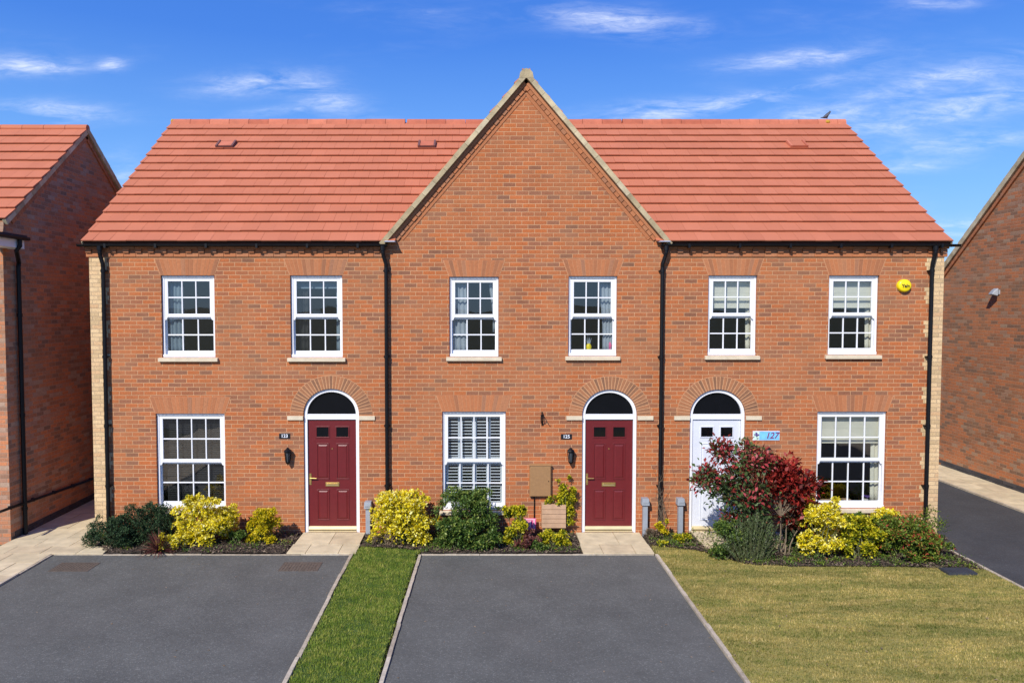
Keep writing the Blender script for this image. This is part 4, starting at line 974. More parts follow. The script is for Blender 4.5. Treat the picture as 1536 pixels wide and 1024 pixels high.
# ------------------------------------------------------------------ ground
DL0, DL1 = -7.13, -2.17; DM0, DM1 = -1.02, 2.93; DF = -1.19; YN = -11.5
g0 = on_z(563, 1024); 
mb = MB(); mb.box(-600, 600, -600, 900, -1, -.06); struct('ground', mb, 'field')
mb = MB(); mb.box(DL0, DL1, YN, DF, -.04, 0); struct('driveway', mb, 'tarmac')
mb = MB(); mb.prism_z([(DM0-.16, YN), (DM1, YN), (DM1, DF), (DM0+.06, DF)], -.04, 0); struct('driveway', mb, 'tarmac')
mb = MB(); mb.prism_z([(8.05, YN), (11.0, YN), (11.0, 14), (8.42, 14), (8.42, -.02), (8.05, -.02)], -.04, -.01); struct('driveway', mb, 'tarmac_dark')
mb = MB(); mb.box(-60, 60, -22, YN-.3, -.12, -.06+.012); struct('road', mb, 'tarmac')
def flags(name, poly_rows, joint_z=.012, top=.03):
    mb = MB()
    for (y0, y1, cuts) in poly_rows:
        for a, b in zip(cuts[:-1], cuts[1:]):
            g = .005; e = random.uniform(-.002, .002)
            if isinstance(a, tuple): pass
            mb.box(a+g, b-g, y0+g, y1-g, -.04, top+e)
    mb.m = 1; r = poly_rows
    for (y0, y1, cuts) in poly_rows: mb.box(cuts[0]+.002, cuts[-1]-.002, y0, y1, -.05, joint_z)
    return struct(name, mb, ['flag', 'flag_joint'])
flags('path', [(-.68, -.0, [-3.22, -2.62, -2.08]), (-1.17, -.68, [-3.24, -2.92, -2.37, -2.07])])
flags('path', [(-.68, -.0, [1.76, 2.44, 2.93]), (-1.17, -.68, [1.74, 2.08, 2.63, 2.94])])
flags('path', [(-.95, -.0, [3.86, 4.75, 5.7])], top=.05)
mb = MB(); y = 7.0; k = 0
while y > YN:
    x = -8.28 if y > -.9 else -9.6; xe = -7.06 if y > .0 else (-6.62 if y > -.62 else (-6.30 if y > DF+.1 else DL0-.03)); h = .6 if k % 2 else .45
    if y-h < DF-.02 < y-.02: h = y-DF
    off = (.28 if k % 2 else 0); xx = x
    while xx < xe-.02:
        x2 = min(xx+(.6-off if xx == x else .6), xe)
        if xe-x2 < .12: x2 = xe
        mb.m = 0; mb.box(xx+.005, x2-.005, y-h+.005, y-.005, -.05, .028+random.uniform(-.003, .003)); xx = x2
    mb.m = 1; mb.box(x, xe-.004, y-h, y, -.055, .012); y -= h; k += 1
struct('path', mb, ['flag', 'flag_joint'])
mb = MB(); y = 12; k = 0
while y > YN:
    h = .45; mb.m = 0
    for a, b in ((11.05, 11.55), (11.55, 12.08)): mb.box(a+.004, b-.004, y-h+.004, y-.004, -.05, .02+random.uniform(-.003, .003))
    mb.m = 1; mb.box(11.05, 12.09, y-h, y, -.055, .008); y -= h
struct('path', mb, ['flag', 'flag_joint'])
def kerb(pts, w=.05, top=.028, seg=.9):
    mb = MB()
    for (p, q) in zip(pts[:-1], pts[1:]):
        p = Vector(p); q = Vector(q); L = (q-p).length; d = (q-p)/L; n = Vector((-d.y, d.x)); m = max(1, round(L/seg))
        for k in range(m):
            a = p+d*(L*k/m+.004); b = p+d*(L*(k+1)/m-.004); j = n*random.uniform(-.006, .006); s = 5; e = random.uniform(-.006, .004)
            r = random.random()
            for t in range(s):
                a2 = a+(b-a)*t/s; b2 = a+(b-a)*(t+1)/s; w0 = w*random.uniform(.85, 1.1)
                mb.prism_z([tuple(a2+j-n*w0/2), tuple(b2+j-n*w0/2), tuple(b2+j+n*w/2), tuple(a2+j+n*w/2)], -.05, top+e+random.uniform(-.002, .002), min(1, max(0, r+random.uniform(-.2, .2))))
    return mb
struct('kerb', kerb([(DL1+.03, YN), (DL1+.03, DF-.02)]), 'edging')
struct('kerb', kerb([(DM0-.19, YN), (DM0+.03, DF-.02)]), 'edging')
struct('kerb', kerb([(DM1+.03, YN), (DM1+.03, DF-.02)]), 'edging')
struct('kerb', kerb([(DL0-.02, YN), (DL0-.02, DF-.02)], w=.045), 'edging')
struct('kerb', kerb([(DL0, DF), (DL1, DF)], w=.03, top=.016), 'edging')
struct('kerb', kerb([(DM0+.05, DF), (DM1, DF)], w=.03, top=.016), 'edging')
struct('kerb', kerb([(8.02, YN), (8.02, -.45)], w=.06, top=.02), 'edging')
struct('kerb', kerb([(11.02, YN), (11.02, 12)], w=.05, top=.022), 'edging')
# beds
def soil(pts, name='planting_bed', z=.02, seed=0):
    """gently uneven sheet of soil: polygon in xy, triangulated on a grid"""
    xs = [p[0] for p in pts]; ys = [p[1] for p in pts]; mb = MB(); s = .07; r = random.Random(seed)
    def inside(x, y):
        c = False; j = len(pts)-1
        for i in range(len(pts)):
            if (pts[i][1] > y) != (pts[j][1] > y) and x < (pts[j][0]-pts[i][0])*(y-pts[i][1])/(pts[j][1]-pts[i][1])+pts[i][0]: c = not c
            j = i
        return c
    mb.prism_z(pts, -.05, z-.012)
    nx = int((max(xs)-min(xs))/s); ny = int((max(ys)-min(ys))/s); Z = {}
    for i in range(nx+1):
        for j in range(ny+1): Z[i, j] = z+r.uniform(-.008, .022)
    for i in range(nx):
        for j in range(ny):
            x, y = min(xs)+i*s, min(ys)+j*s
            if all(inside(x+a*s, y+b*s) for a in (.02, .98) for b in (.02, .98)):
                mb.face([(x, y, Z[i, j]), (x+s, y, Z[i+1, j]), (x+s, y+s, Z[i+1, j+1]), (x, y+s, Z[i, j+1])])
    return struct(name, mb, 'soil')
B1 = [(-7.0, -.02), (-6.6, -.7), (-6.28, DF+.02), (-3.26, DF+.02), (-3.24, -.02)]
B2 = [(-2.05, -.02), (-2.05, -.82), (-1.0, -1.0), (-.96, DF+.02), (1.72, DF+.02), (1.74, -.02)]
B3 = [(2.97, -.02), (2.97, -.75), (3.7, -1.02), (4.3, -1.72), (5.0, -1.82), (6.6, -1.84), (7.98, -1.95), (7.98, -.45), (8.36, -.4), (8.36, -.02)]
soil(B1, seed=1); soil(B2, seed=2); soil(B3, seed=3)
def lawn(name, pts, mat):
    mb = MB(); mb.prism_z(pts, -.05, .012); return struct(name, mb, mat)
L1 = [(-2.10, YN), (-1.27, YN), (-1.06, DF-.02), (-1.0, -1.0), (-2.04, -.80), (-2.10, DF)]
L2 = [(2.99, YN), (7.99, YN), (7.99, -1.92), (6.6, -1.80), (5.0, -1.78), (4.3, -1.68), (3.72, -.98), (2.99, -.72)]
lawn('lawn', L1, 'lawn_lush'); lawn('lawn', L2, 'lawn_dry')
def quads_mesh(name, V, Fidx, rnd, mat, parent=None, origin=None, nper=4, smooth=False):
    """V (n,3) array, faces of nper verts each in sequence"""
    o0 = WL[parent.name] if parent else Vector(origin) if origin is not None else Vector((0, 0, 0))
    V = V-np.array(o0); me = bpy.data.meshes.new(name); nf = len(Fidx)
    me.vertices.add(len(V)); me.vertices.foreach_set('co', V.astype(np.float32).ravel())
    me.loops.add(Fidx.size); me.loops.foreach_set('vertex_index', Fidx.astype(np.int32).ravel())
    me.polygons.add(nf); me.polygons.foreach_set('loop_start', (np.arange(nf)*nper).astype(np.int32)); me.polygons.foreach_set('loop_total', np.full(nf, nper, np.int32))
    me.materials.append(M[mat]); a = me.attributes.new('rnd', 'FLOAT', 'FACE'); a.data.foreach_set('value', np.clip(rnd, 0, 1).astype(np.float32))
    me.update(calc_edges=True); me.validate()
    o = bpy.data.objects.new(name, me); COL.objects.link(o)
    if parent: o.parent = parent
    else: o.location = o0
    WL[o.name] = o0; return o
def inpoly(x, y, pts):
    c = np.zeros(len(x), bool); j = len(pts)-1
    for i in range(len(pts)):
        xi, yi = pts[i]; xj, yj = pts[j]
        if yi != yj: c ^= ((yi > y) != (yj > y)) & (x < (xj-xi)*(y-yi)/(yj-yi)+xi)
        j = i
    return c
def grass(pts, density, mat, label, hh, ymin=-6.2):
    xs = [p[0] for p in pts]; ys = [p[1] for p in pts]; x0, x1, y0, y1 = min(xs)-.03, max(xs)+.03, max(min(ys), ymin), max(ys)+.05
    n = int((x1-x0)*(y1-y0)*density); x = RNG.uniform(x0, x1, n); y = RNG.uniform(y0, y1, n); k = inpoly(x+RNG.normal(0, .024, n), y+RNG.normal(0, .03, n), pts); x, y = x[k], y[k]; n = len(x)
    patch = .8*np.sin(x*23+3*np.sin(y*9))*np.sin(y*27+2*np.sin(x*13))+np.sin(x*3.1+1.3*np.sin(y*2.3))*np.sin(y*4.3+x*1.7)+.6*np.sin(x*9+y*7)*np.sin(y*11-x*3)
    h = hh*RNG.uniform(.5, 1.25, n)*(1+.18*patch); th = RNG.uniform(0, 2*np.pi, n); lean = RNG.uniform(.15, 1.1, n); w = RNG.uniform(.0028, .0055, n)
    ph = th+RNG.normal(np.pi/2, .4, n); base_ = np.stack([x, y, np.full(n, .008)], 1); wd = np.stack([np.cos(ph)*w, np.sin(ph)*w, 0*w], 1)
    tip = base_+np.stack([np.cos(th)*h*np.sin(lean), np.sin(th)*h*np.sin(lean), h*np.cos(lean)], 1)
    V = np.empty((n*3, 3)); V[0::3] = base_-wd; V[1::3] = base_+wd; V[2::3] = tip
    r = RNG.beta(2, 2.2, n)+.08*patch
    return tag(quads_mesh('grass', V, np.arange(n*3).reshape(n, 3), r, mat, nper=3), label, 'grass', kind='stuff')
grass(L1, 9000, 'grass_lush', 'short lush green grass of the narrow strip between the two driveways', .040, ymin=-8.5)
grass(L2, 7000, 'grass_dry', 'dry yellowish mown grass of the right front lawn', .034)
def litter(polys, n, label):
    V = []; r = []
    for pts, m in polys:
        xs = [p[0] for p in pts]; ys = [p[1] for p in pts]; x = RNG.uniform(min(xs), max(xs), m*2); y = RNG.uniform(min(ys), max(ys), m*2); k = inpoly(x, y, pts); x, y = x[k], y[k]; q = len(x)
        th = RNG.uniform(0, 6.28, q); L = RNG.uniform(.010, .034, q); w = L*RNG.uniform(.2, .6, q); z = RNG.uniform(.03, .055, q); tz = RNG.uniform(-.012, .012, q)
        a = np.stack([np.cos(th)*L, np.sin(th)*L, tz], 1); b = np.stack([-np.sin(th)*w, np.cos(th)*w, RNG.uniform(-.008, .008, q)], 1); c = np.stack([x, y, z], 1)
        V.append(np.stack([c-a, c-b, c+a, c+b], 1).reshape(-1, 3)); r.append(RNG.uniform(0, 1, q))
    V = np.concatenate(V); return tag(quads_mesh('bark_mulch', V, np.arange(len(V)).reshape(-1, 4), np.concatenate(r), 'leaf_chip'), label, 'bark mulch', kind='stuff')
leafmat('leaf_chip', [(0, (.03, .02, .015)), (.5, (.09, .06, .045)), (.85, (.17, .125, .08)), (1, (.26, .20, .14))], trans=.0, rough=.9)
litter([(B1, 3000), (B2, 3500), (B3, 8000)], 0, 'dark bark chippings and dead leaves scattered over the planting beds')
DRV = [(DL0, -6.2), (DL1, -6.2), (DL1, DF), (DL0, DF)]; DRM = [(DM0, -6.2), (DM1, -6.2), (DM1, DF), (DM0, DF)]
def scatter(polys, label):
    V = []; r = []
    for pts, m, zz in polys:
        x = RNG.uniform(min(p[0] for p in pts), max(p[0] for p in pts), m); y0_, y1_ = max(-6.2, min(p[1] for p in pts)), max(p[1] for p in pts); y = y1_-(y1_-y0_)*RNG.uniform(0, 1, m)**1.8
        k = inpoly(x, y, pts); x, y = x[k], y[k]; q = len(x); th = RNG.uniform(0, 6.28, q); L = RNG.uniform(.006, .022, q); w = L*RNG.uniform(.35, .7, q)
        a = np.stack([np.cos(th)*L, np.sin(th)*L, 0*L+.003], 1); b = np.stack([-np.sin(th)*w, np.cos(th)*w, 0*w], 1); c = np.stack([x, y, zz+0*x], 1)
        V.append(np.stack([c-a, c-b, c+a, c+b], 1).reshape(-1, 3)); r.append(RNG.uniform(.3, 1, q))
    V = np.concatenate(V); return tag(quads_mesh('fallen_leaves', V, np.arange(len(V)).reshape(-1, 4), np.concatenate(r), 'leaf_twig'), label, 'fallen leaves', kind='stuff')
scatter([(DRV, 70, .006), (DRM, 90, .006), (L2, 260, .04)], 'scattered bits of dead leaf and grit on the driveways and the lawn')
# manhole covers
def cover(px, py, w, h, label, mat='manhole', z=.0):
    p = on_z(px, py, z); mb = MB(); mb.box(p.x-w/2, p.x+w/2, p.y-h/2, p.y+h/2, z-.03, z+.004)
    mb.box(p.x-w/2-.012, p.x-w/2-.002, p.y-h/2, p.y+h/2, z-.03, z+.006); mb.box(p.x+w/2+.002, p.x+w/2+.012, p.y-h/2, p.y+h/2, z-.03, z+.006)
    nx, ny = int(w/.05), int(h/.05)
    for i in range(nx):
        for j in range(ny): mb.box(p.x-w/2+.012+i*.05, p.x-w/2+.045+i*.05, p.y-h/2+.012+j*.05, p.y-h/2+.045+j*.05, z+.0035, z+.009)
    return tag(mb.build('manhole_cover', mat, None, (p.x, p.y, z)), label, 'manhole cover', 'manhole covers')
cover(451, 849.5, .60, .42, 'rectangular manhole cover in the left driveway in front of the left red door')
cover(112, 850, .60, .42, 'rectangular manhole cover near the far left end of the left driveway')
cover(1437, 855, .42, .26, 'dark manhole cover in the bare soil at the right end of the planting bed', 'manhole_dark', .045)
plain('bark_pale', (.20, .15, .10), .9, var=.25, scale=20)
# ------------------------------------------------------------------ plants
def unit(n):
    v = RNG.normal(size=(n, 3)); return v/np.linalg.norm(v, axis=1, keepdims=True)
def leaves(C, D, L, Wd, curl=.25):
    """C centres (leaf base), D direction unit, L lengths, Wd half widths -> 4-vertex leaves"""
    n = len(C); up = np.tile([0., 0., 1.], (n, 1))+RNG.normal(0, .45, (n, 3)); S = np.cross(D, up); S /= np.linalg.norm(S, axis=1, keepdims=True)+1e-9; Nn = np.cross(S, D)
    L = L[:, None]; Wd = Wd[:, None]
    V = np.empty((n, 4, 3)); V[:, 0] = C; V[:, 1] = C+D*L*.5+S*Wd+Nn*Wd*curl; V[:, 2] = C+D*L-Nn*L*.12; V[:, 3] = C+D*L*.5-S*Wd+Nn*Wd*curl
    return V.reshape(-1, 3)
def bush(name, label, cat, px0, px1, ptop, Yc, ry, mat, n, L=.045, wr=.28, inner=None, lumps=16, base=.0, droop=0.0, green=.2, group=None, stem='stem_green', open_=.0, zb=0.0, prof=None):
    xa = on_y(px0, ptop+20, Yc).x; xb = on_y(px1, ptop+20, Yc).x; zt = on_y((px0+px1)/2, ptop, Yc).z
    cx, rx = (xa+xb)/2, (xb-xa)/2*1.13; h = (zt-zb)*1.06; root = thing(name, (cx, Yc, zb), label, cat, group)
    lc = []; lr = []
    for k in range(lumps):
        t = RNG.uniform(0, 2*np.pi); f = RNG.uniform(.04, .86); u = math.sqrt(RNG.uniform(.02, 1))*.82
        wd = math.sqrt(max(.08, 1-(max(0, f-.42)/.62)**2)) if prof is None else prof(f)
        r = RNG.uniform(.16, .31)*min(rx*1.1, h)
        lc.append((cx+math.cos(t)*u*(rx-r*.7)*wd*1.05, Yc+math.sin(t)*u*(ry-r*.5)*wd, zb+min(h-r*.9, h*f+.02))); lr.append(r)
    for k in range(max(3, lumps//2)):                       # stray shoots that break the outline
        t = RNG.uniform(0, 2*np.pi); f = RNG.uniform(.35, 1.0); u = RNG.uniform(.55, 1.0); wd = math.sqrt(max(.10, 1-(max(0, f-.45)/.62)**2)) if prof is None else prof(f)
        r = RNG.uniform(.05, .11)*min(rx*1.1, h)+.01; lc.append((cx+math.cos(t)*u*rx*wd, Yc+math.sin(t)*u*ry*wd, zb+h*f*1.02-r*.5)); lr.append(r)
    lc = np.array(lc); lr = np.array(lr); per = 6; nc = n//per; lumps = len(lc)
    w = lr**2; w = w+.15*w.mean(); k = RNG.choice(lumps, nc, p=w/w.sum()); d = unit(nc); d[:, 2] = np.where(RNG.uniform(size=nc) < .6, np.abs(d[:, 2]), d[:, 2]); q = RNG.uniform(0, 1, nc)**.45*1.08
    C = lc[k]+d*(lr[k]*q)[:, None]*np.array([1, .9, .85])
    ok = (C[:, 2] > zb+.015) & (C[:, 1] < -.02); C, d, q = C[ok], d[ok], q[ok]; nc = len(C)
    # rosettes of leaves round each shoot tip
    Cr = np.repeat(C, per, 0)+RNG.normal(0, L*.22, (nc*per, 3)); Dr = np.repeat(d, per, 0)*.55+unit(nc*per)*.85; Dr[:, 2] += .22-droop; Dr /= np.linalg.norm(Dr, axis=1, keepdims=True)
    LL = L*RNG.uniform(.6, 1.25, nc*per); V = leaves(Cr, Dr, LL, LL*wr)
    V[:, 1] = np.minimum(V[:, 1], -.006)
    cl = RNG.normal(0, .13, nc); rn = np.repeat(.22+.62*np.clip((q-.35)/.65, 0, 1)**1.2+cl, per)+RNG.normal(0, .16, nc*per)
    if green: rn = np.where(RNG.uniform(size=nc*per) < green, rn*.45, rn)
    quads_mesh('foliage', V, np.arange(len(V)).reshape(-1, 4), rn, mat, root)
    mb = MB()
    for i in range(min(lumps, 26)):
        p = Vector(lc[i]); b = Vector((cx+RNG.uniform(-.25, .25)*rx, Yc+RNG.uniform(-.2, .2)*ry, zb-.01)); m_ = b.lerp(p, .5)+Vector((RNG.normal(0, .02), RNG.normal(0, .02), .02)); mb.tube([b, m_, p], [.008, .006, .003], 5)
        for t in range(3):
            e = p+Vector(unit(1)[0])*lr[i]*.8; e.y = min(e.y, -.02); e.z = max(e.z, .02); mb.tube([m_.lerp(p, .6), p.lerp(e, .5)+Vector((0, 0, .01)), e], [.004, .003, .0015], 4)
    mb.build('stems', stem, root)
    return root
def straps(name, label, cat, px, Y, n, L, w, mat, spread=1.0, group=None):
    b = on_y(px, 800, Y).x; root = thing(name, (b, Y, 0), label, cat, group); V = []; F = []; r = []
    for i in range(n):
        t = RNG.uniform(0, 2*np.pi); el = RNG.uniform(.25, 1.35) ; l = L*RNG.uniform(.6, 1.1); ca = np.array([math.cos(t), math.sin(t)*.8]); P_ = []
        for s in range(6):
            u = s/5; rr = l*u*math.cos(el)*spread; z = l*(u*math.sin(el)-.45*u*u*math.cos(el)); P_.append((b+ca[0]*rr, Y+ca[1]*rr, max(.01, .03+z)))
        pe = np.array([-ca[1], ca[0], 0]); i0 = len(V); rv = RNG.uniform(0, 1)
        for s, p in enumerate(P_):
            ww = w*(1-(s/5)**2*.95); V.append(np.array(p)-pe*ww); V.append(np.array(p)+pe*ww)
        for s in range(5): F.append((i0+2*s, i0+2*s+1, i0+2*s+3, i0+2*s+2)); r.append(rv)
    quads_mesh('leaves', np.array(V), np.array(F), np.array(r), mat, root)
    mb = MB(); mb.tube([(b, Y, -.01), (b, Y, .06)], [.03, .02], 7); mb.build('crown_base', 'stem_green', root); return root
G1 = 'yellow variegated bushes along the house fronts'
bush('heather_bush', 'low spreading dark green bush at the left corner of the terrace', 'bush', 128, 212, 776, -.70, .46, 'leaf_dark', 13000, .034, .22, lumps=30, green=.1)
bush('heather_bush', 'dark green bush under the left ground floor window beside the dark spiky plant', 'bush', 178, 272, 759, -.52, .42, 'leaf_dark', 15000, .034, .22, lumps=34, green=.1)
straps('cordyline', 'dark red spiky strap-leaved plant between the dark bush and the yellow bush', 'plant', 238, -1.12, 190, .46, .011, 'leaf_maroon')
bush('euonymus_bush', 'large yellow variegated bush in front of the left ground floor window', 'bush', 258, 354, 747, -.60, .44, 'leaf_variegated', 18000, .041, .33, lumps=28, green=.07, group=G1)
bush('euonymus_bush', 'small low yellow bush at the drive edge below the large left yellow bush', 'bush', 234, 268, 800, -1.08, .10, 'leaf_variegated', 1300, .042, .33, lumps=6, green=.12, group=G1)
bush('golden_shrub', 'upright gold-green shrub between the left window and the left red door', 'bush', 367, 424, 766, -.55, .32, 'leaf_gold', 12000, .030, .30, lumps=18, green=.25, prof=lambda f: 1-.75*max(0, f-.3))
bush('ground_plant', 'small dark green plant on the soil left of the gold-green shrub', 'plant', 342, 372, 797, -.6, .2, 'leaf_green', 1500, .035, .25, lumps=6)
bush('euonymus_bush', 'big yellow variegated bush right of the left red door, in front of the pipe', 'bush', 553, 655, 741, -.55, .48, 'leaf_variegated', 21000, .043, .34, lumps=36, green=.06, group=G1)
bush('nandina_bush', 'leafy green shrub in front of the shuttered window', 'bush', 640, 754, 738, -.60, .50, 'leaf_green', 14000, .046, .22, lumps=26, green=.1, droop=.25)
bush('ground_plant', 'dark green low plant at the foot of the leafy green shrub', 'plant', 645, 748, 780, -.93, .24, 'leaf_green', 8500, .05, .26, lumps=20)
bush('golden_shrub', 'yellow-green shrub below the right corner of the shuttered window', 'bush', 746, 796, 764, -.72, .30, 'leaf_lime', 6200, .046, .26, lumps=10, green=.1)
bush('maroon_plant', 'low brown-red leafed plant in front of the pink sign', 'plant', 772, 812, 797, -.88, .2, 'leaf_maroon', 2200, .035, .3, lumps=8)
bush('climbing_shrub', 'yellow-green climber on the wall right of the brown meter box', 'climber', 832, 864, 722, -.11, .10, 'leaf_lime', 5200, .042, .32, lumps=26, green=.08, prof=lambda f: 1.1-.5*abs(f-.5), zb=.18)
bush('ground_plant', 'tiny yellow-green sprig above the plank-fronted box', 'plant', 814, 830, 746, -.10, .05, 'leaf_lime', 400, .036, .32, lumps=5, zb=.52)
bush('golden_shrub', 'low yellow-green mound at the foot of the plank-fronted box', 'bush', 806, 858, 797, -.74, .22, 'leaf_lime', 3200, .040, .30, lumps=9, green=.1)
bush('ground_plant', 'small green plant at the drive edge below the plank-fronted box', 'plant', 792, 822, 812, -1.03, .12, 'leaf_green', 900, .034, .25, lumps=5)
bush('golden_shrub', 'small gold sprig at the foot of the pipe between the grey posts', 'plant', 984, 1004, 781, -.3, .12, 'leaf_gold', 700, .045, .26, lumps=6, green=.1)
bush('ground_plant', 'low yellow-green plant in the small bed left of the white door', 'plant', 1006, 1038, 802, -.55, .16, 'leaf_lime', 1200, .042, .26, lumps=7)
bush('ground_plant', 'small bright green plant on the soil near the middle door path', 'plant', 984, 1002, 813, -.78, .08, 'leaf_lime', 350, .04, .3, lumps=4)
bush('dry_plant', 'small withered brown plant beside the grey post near the middle door', 'plant', 968, 990, 795, -.35, .12, 'leaf_twig', 900, .05, .1, lumps=6)
bush('dry_plant', 'dry brown twiggy growth at the foot of the big yellow bush', 'plant', 558, 600, 803, -.7, .15, 'leaf_twig', 1100, .07, .07, lumps=8)
# low ragged ground cover filling the beds
def ground_cover(polys):
    Vs = []; rs = []
    for pts, m, bias in polys:
        xs = [p[0] for p in pts]; ys = [p[1] for p in pts]; x = RNG.uniform(min(xs)+.05, max(xs)-.05, m*2); y = RNG.uniform(min(ys)+.03, max(ys)-.05, m*2); k = inpoly(x, y, pts); x, y = x[k], y[k]
        for cx_, cy_ in zip(x, y):
            q = RNG.integers(14, 60); s = RNG.uniform(.03, .10); C = np.stack([cx_+RNG.normal(0, s, q), np.minimum(cy_+RNG.normal(0, s, q), -.02), .03+np.abs(RNG.normal(0, s*.45, q))], 1)
            ok = inpoly(C[:, 0], C[:, 1], pts); C = C[ok]; q = len(C)
            if q < 3: continue
            D = unit(q); D[:, 2] = np.abs(D[:, 2])+.3; D /= np.linalg.norm(D, axis=1, keepdims=True); L = RNG.uniform(.02, .045, q); Vs.append(leaves(C, D, L, L*.26)); rs.append(RNG.uniform(-.1, .45)+RNG.normal(.25, .15, q))
    V = np.concatenate(Vs); tag(quads_mesh('ground_cover', V, np.arange(len(V)).reshape(-1, 4), np.concatenate(rs), 'leaf_mixed'), 'low weeds and small leafy ground cover between the shrubs of the beds', 'ground cover', kind='stuff')
ground_cover([(B1, 32, 0), (B2, 60, 0), (B3, 150, 0)])
# bare climber on the right party-line pipe
cx = on_y(992, 740, -.08).x; root = thing('bare_climber', (cx, -.12, 0), 'thin bare climber twisting up the black pipe beside the white door', 'climber'); mb = MB()
for k in range(9):
    x = cx+RNG.normal(0, .04); y = -.12; z = 0.0; pts = [(x, y, z)]; top = RNG.uniform(.7, 1.35); ph = RNG.uniform(0, 6)
    while z < top:
        z += .07; pts.append((cx+.05*math.sin(z*7+ph)*(1 if k < 4 else 1.5)+RNG.normal(0, .008)+(.22*(z-.5)*((k % 3)-1) if z > .5 else 0), -.125+.02*math.cos(z*6+ph), z))
    mb.tube(pts, [max(.0015, .005*(1-i/len(pts))) for i in range(len(pts))], 5, .5)
    for j in range(6):
        b = Vector(pts[RNG.integers(len(pts)//3, len(pts))]); e = b+Vector((RNG.normal(0, .10), RNG.uniform(-.03, .02), RNG.uniform(.02, .12))); mb.tube([b, b.lerp(e, .5)+Vector((0, 0, .01)), e], .0018, 4, .5)
mb.build('stems', 'bark_pale', root)
def branchy(name, label, px_base, Y, tips, mat, nleaf, L, wr, stems=5, group=None, leaf_low=0.0, cl_r=.075):
    """open shrub: stems rise from the base and fork to listed tip regions (px, py, Y, radius)"""
    bx = on_y(px_base, 850, Y).x; root = thing(name, (bx, Y, 0), label, 'shrub', group); mb = MB(); T = []
    for (px, py, yy, rad, m) in tips:
        c = on_y(px, py, yy)
        for k in range(m):
            v = Vector(unit(1)[0]); T.append((c+Vector((v.x*rad, v.y*rad*.9, v.z*rad))*RNG.uniform(.2, 1)**.5))
    roots = [Vector((bx+RNG.normal(0, .05), Y+RNG.normal(0, .05), -.01)) for _ in range(stems)]
    heads = []
    for r in roots:
        t = T[RNG.integers(len(T))]; h = r.lerp(t, .42)+Vector((RNG.normal(0, .05), RNG.normal(0, .04), .02)); heads.append(h); mb.tube([r, r.lerp(h, .5)+Vector((RNG.normal(0, .03), 0, 0)), h], [.014, .011, .009], 6, .5)
    for t in T:
        h = min(heads, key=lambda q: (q-t).length+RNG.uniform(0, .25)); m_ = h.lerp(t, .55)+Vector((RNG.normal(0, .025), RNG.normal(0, .02), .03)); mb.tube([h, m_, t], [.006, .0045, .002], 5, .5)
    mb.build('stems', 'bark_pale', root)
    T = np.array([tuple(t) for t in T]); k = RNG.integers(0, len(T), nleaf); 
    # leaves in whorls along the last stretch of every twig
    C = T[k]+RNG.normal(0, cl_r, (nleaf, 3))*np.array([1, .9, .9]); D = (C-T[k])/cl_r*.5+unit(nleaf)*.8; D[:, 2] += .45; D /= np.linalg.norm(D, axis=1, keepdims=True)
    LL = L*RNG.uniform(.6, 1.25, nleaf); V = leaves(C, D, LL, LL*wr, .4); V[:, 1] = np.minimum(V[:, 1], -.01)
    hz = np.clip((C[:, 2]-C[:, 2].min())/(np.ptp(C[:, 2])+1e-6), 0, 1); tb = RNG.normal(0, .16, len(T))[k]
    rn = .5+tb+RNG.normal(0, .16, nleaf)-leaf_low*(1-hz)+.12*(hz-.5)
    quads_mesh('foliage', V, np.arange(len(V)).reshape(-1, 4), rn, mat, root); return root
branchy('photinia', 'open shrub with pinkish red tips and grey-green leaves in front of the white door', 1150, -1.25,
 [(1086, 680, -1.2, .15, 9), (1062, 716, -1.15, .18, 12), (1105, 720, -1.2, .25, 16), (1090, 740, -1.2, .20, 12), (1120, 700, -1.25, .22, 14), (1100, 775, -1.2, .16, 9), (1128, 745, -1.3, .26, 18), (1140, 770, -1.3, .16, 8), (1048, 722, -1.15, .07, 3), (1145, 690, -1.2, .16, 10), (1075, 672, -1.2, .06, 3), (1118, 672, -1.2, .08, 4)],
 'leaf_photinia', 4300, .085, .28, leaf_low=.38, cl_r=.07)
branchy('photinia', 'dark red leaved shrub between the white door and the right ground floor window', 1172, -1.15,
 [(1188, 728, -1.15, .28, 24), (1170, 712, -1.15, .20, 14), (1205, 745, -1.15, .20, 14), (1160, 735, -1.2, .18, 10), (1192, 770, -1.1, .20, 10), (1186, 700, -1.15, .07, 4), (1214, 775, -1.1, .12, 6), (1212, 722, -1.1, .08, 5), (1150, 705, -1.1, .1, 5)],
 'leaf_red', 3900, .095, .25, leaf_low=.35, cl_r=.08)
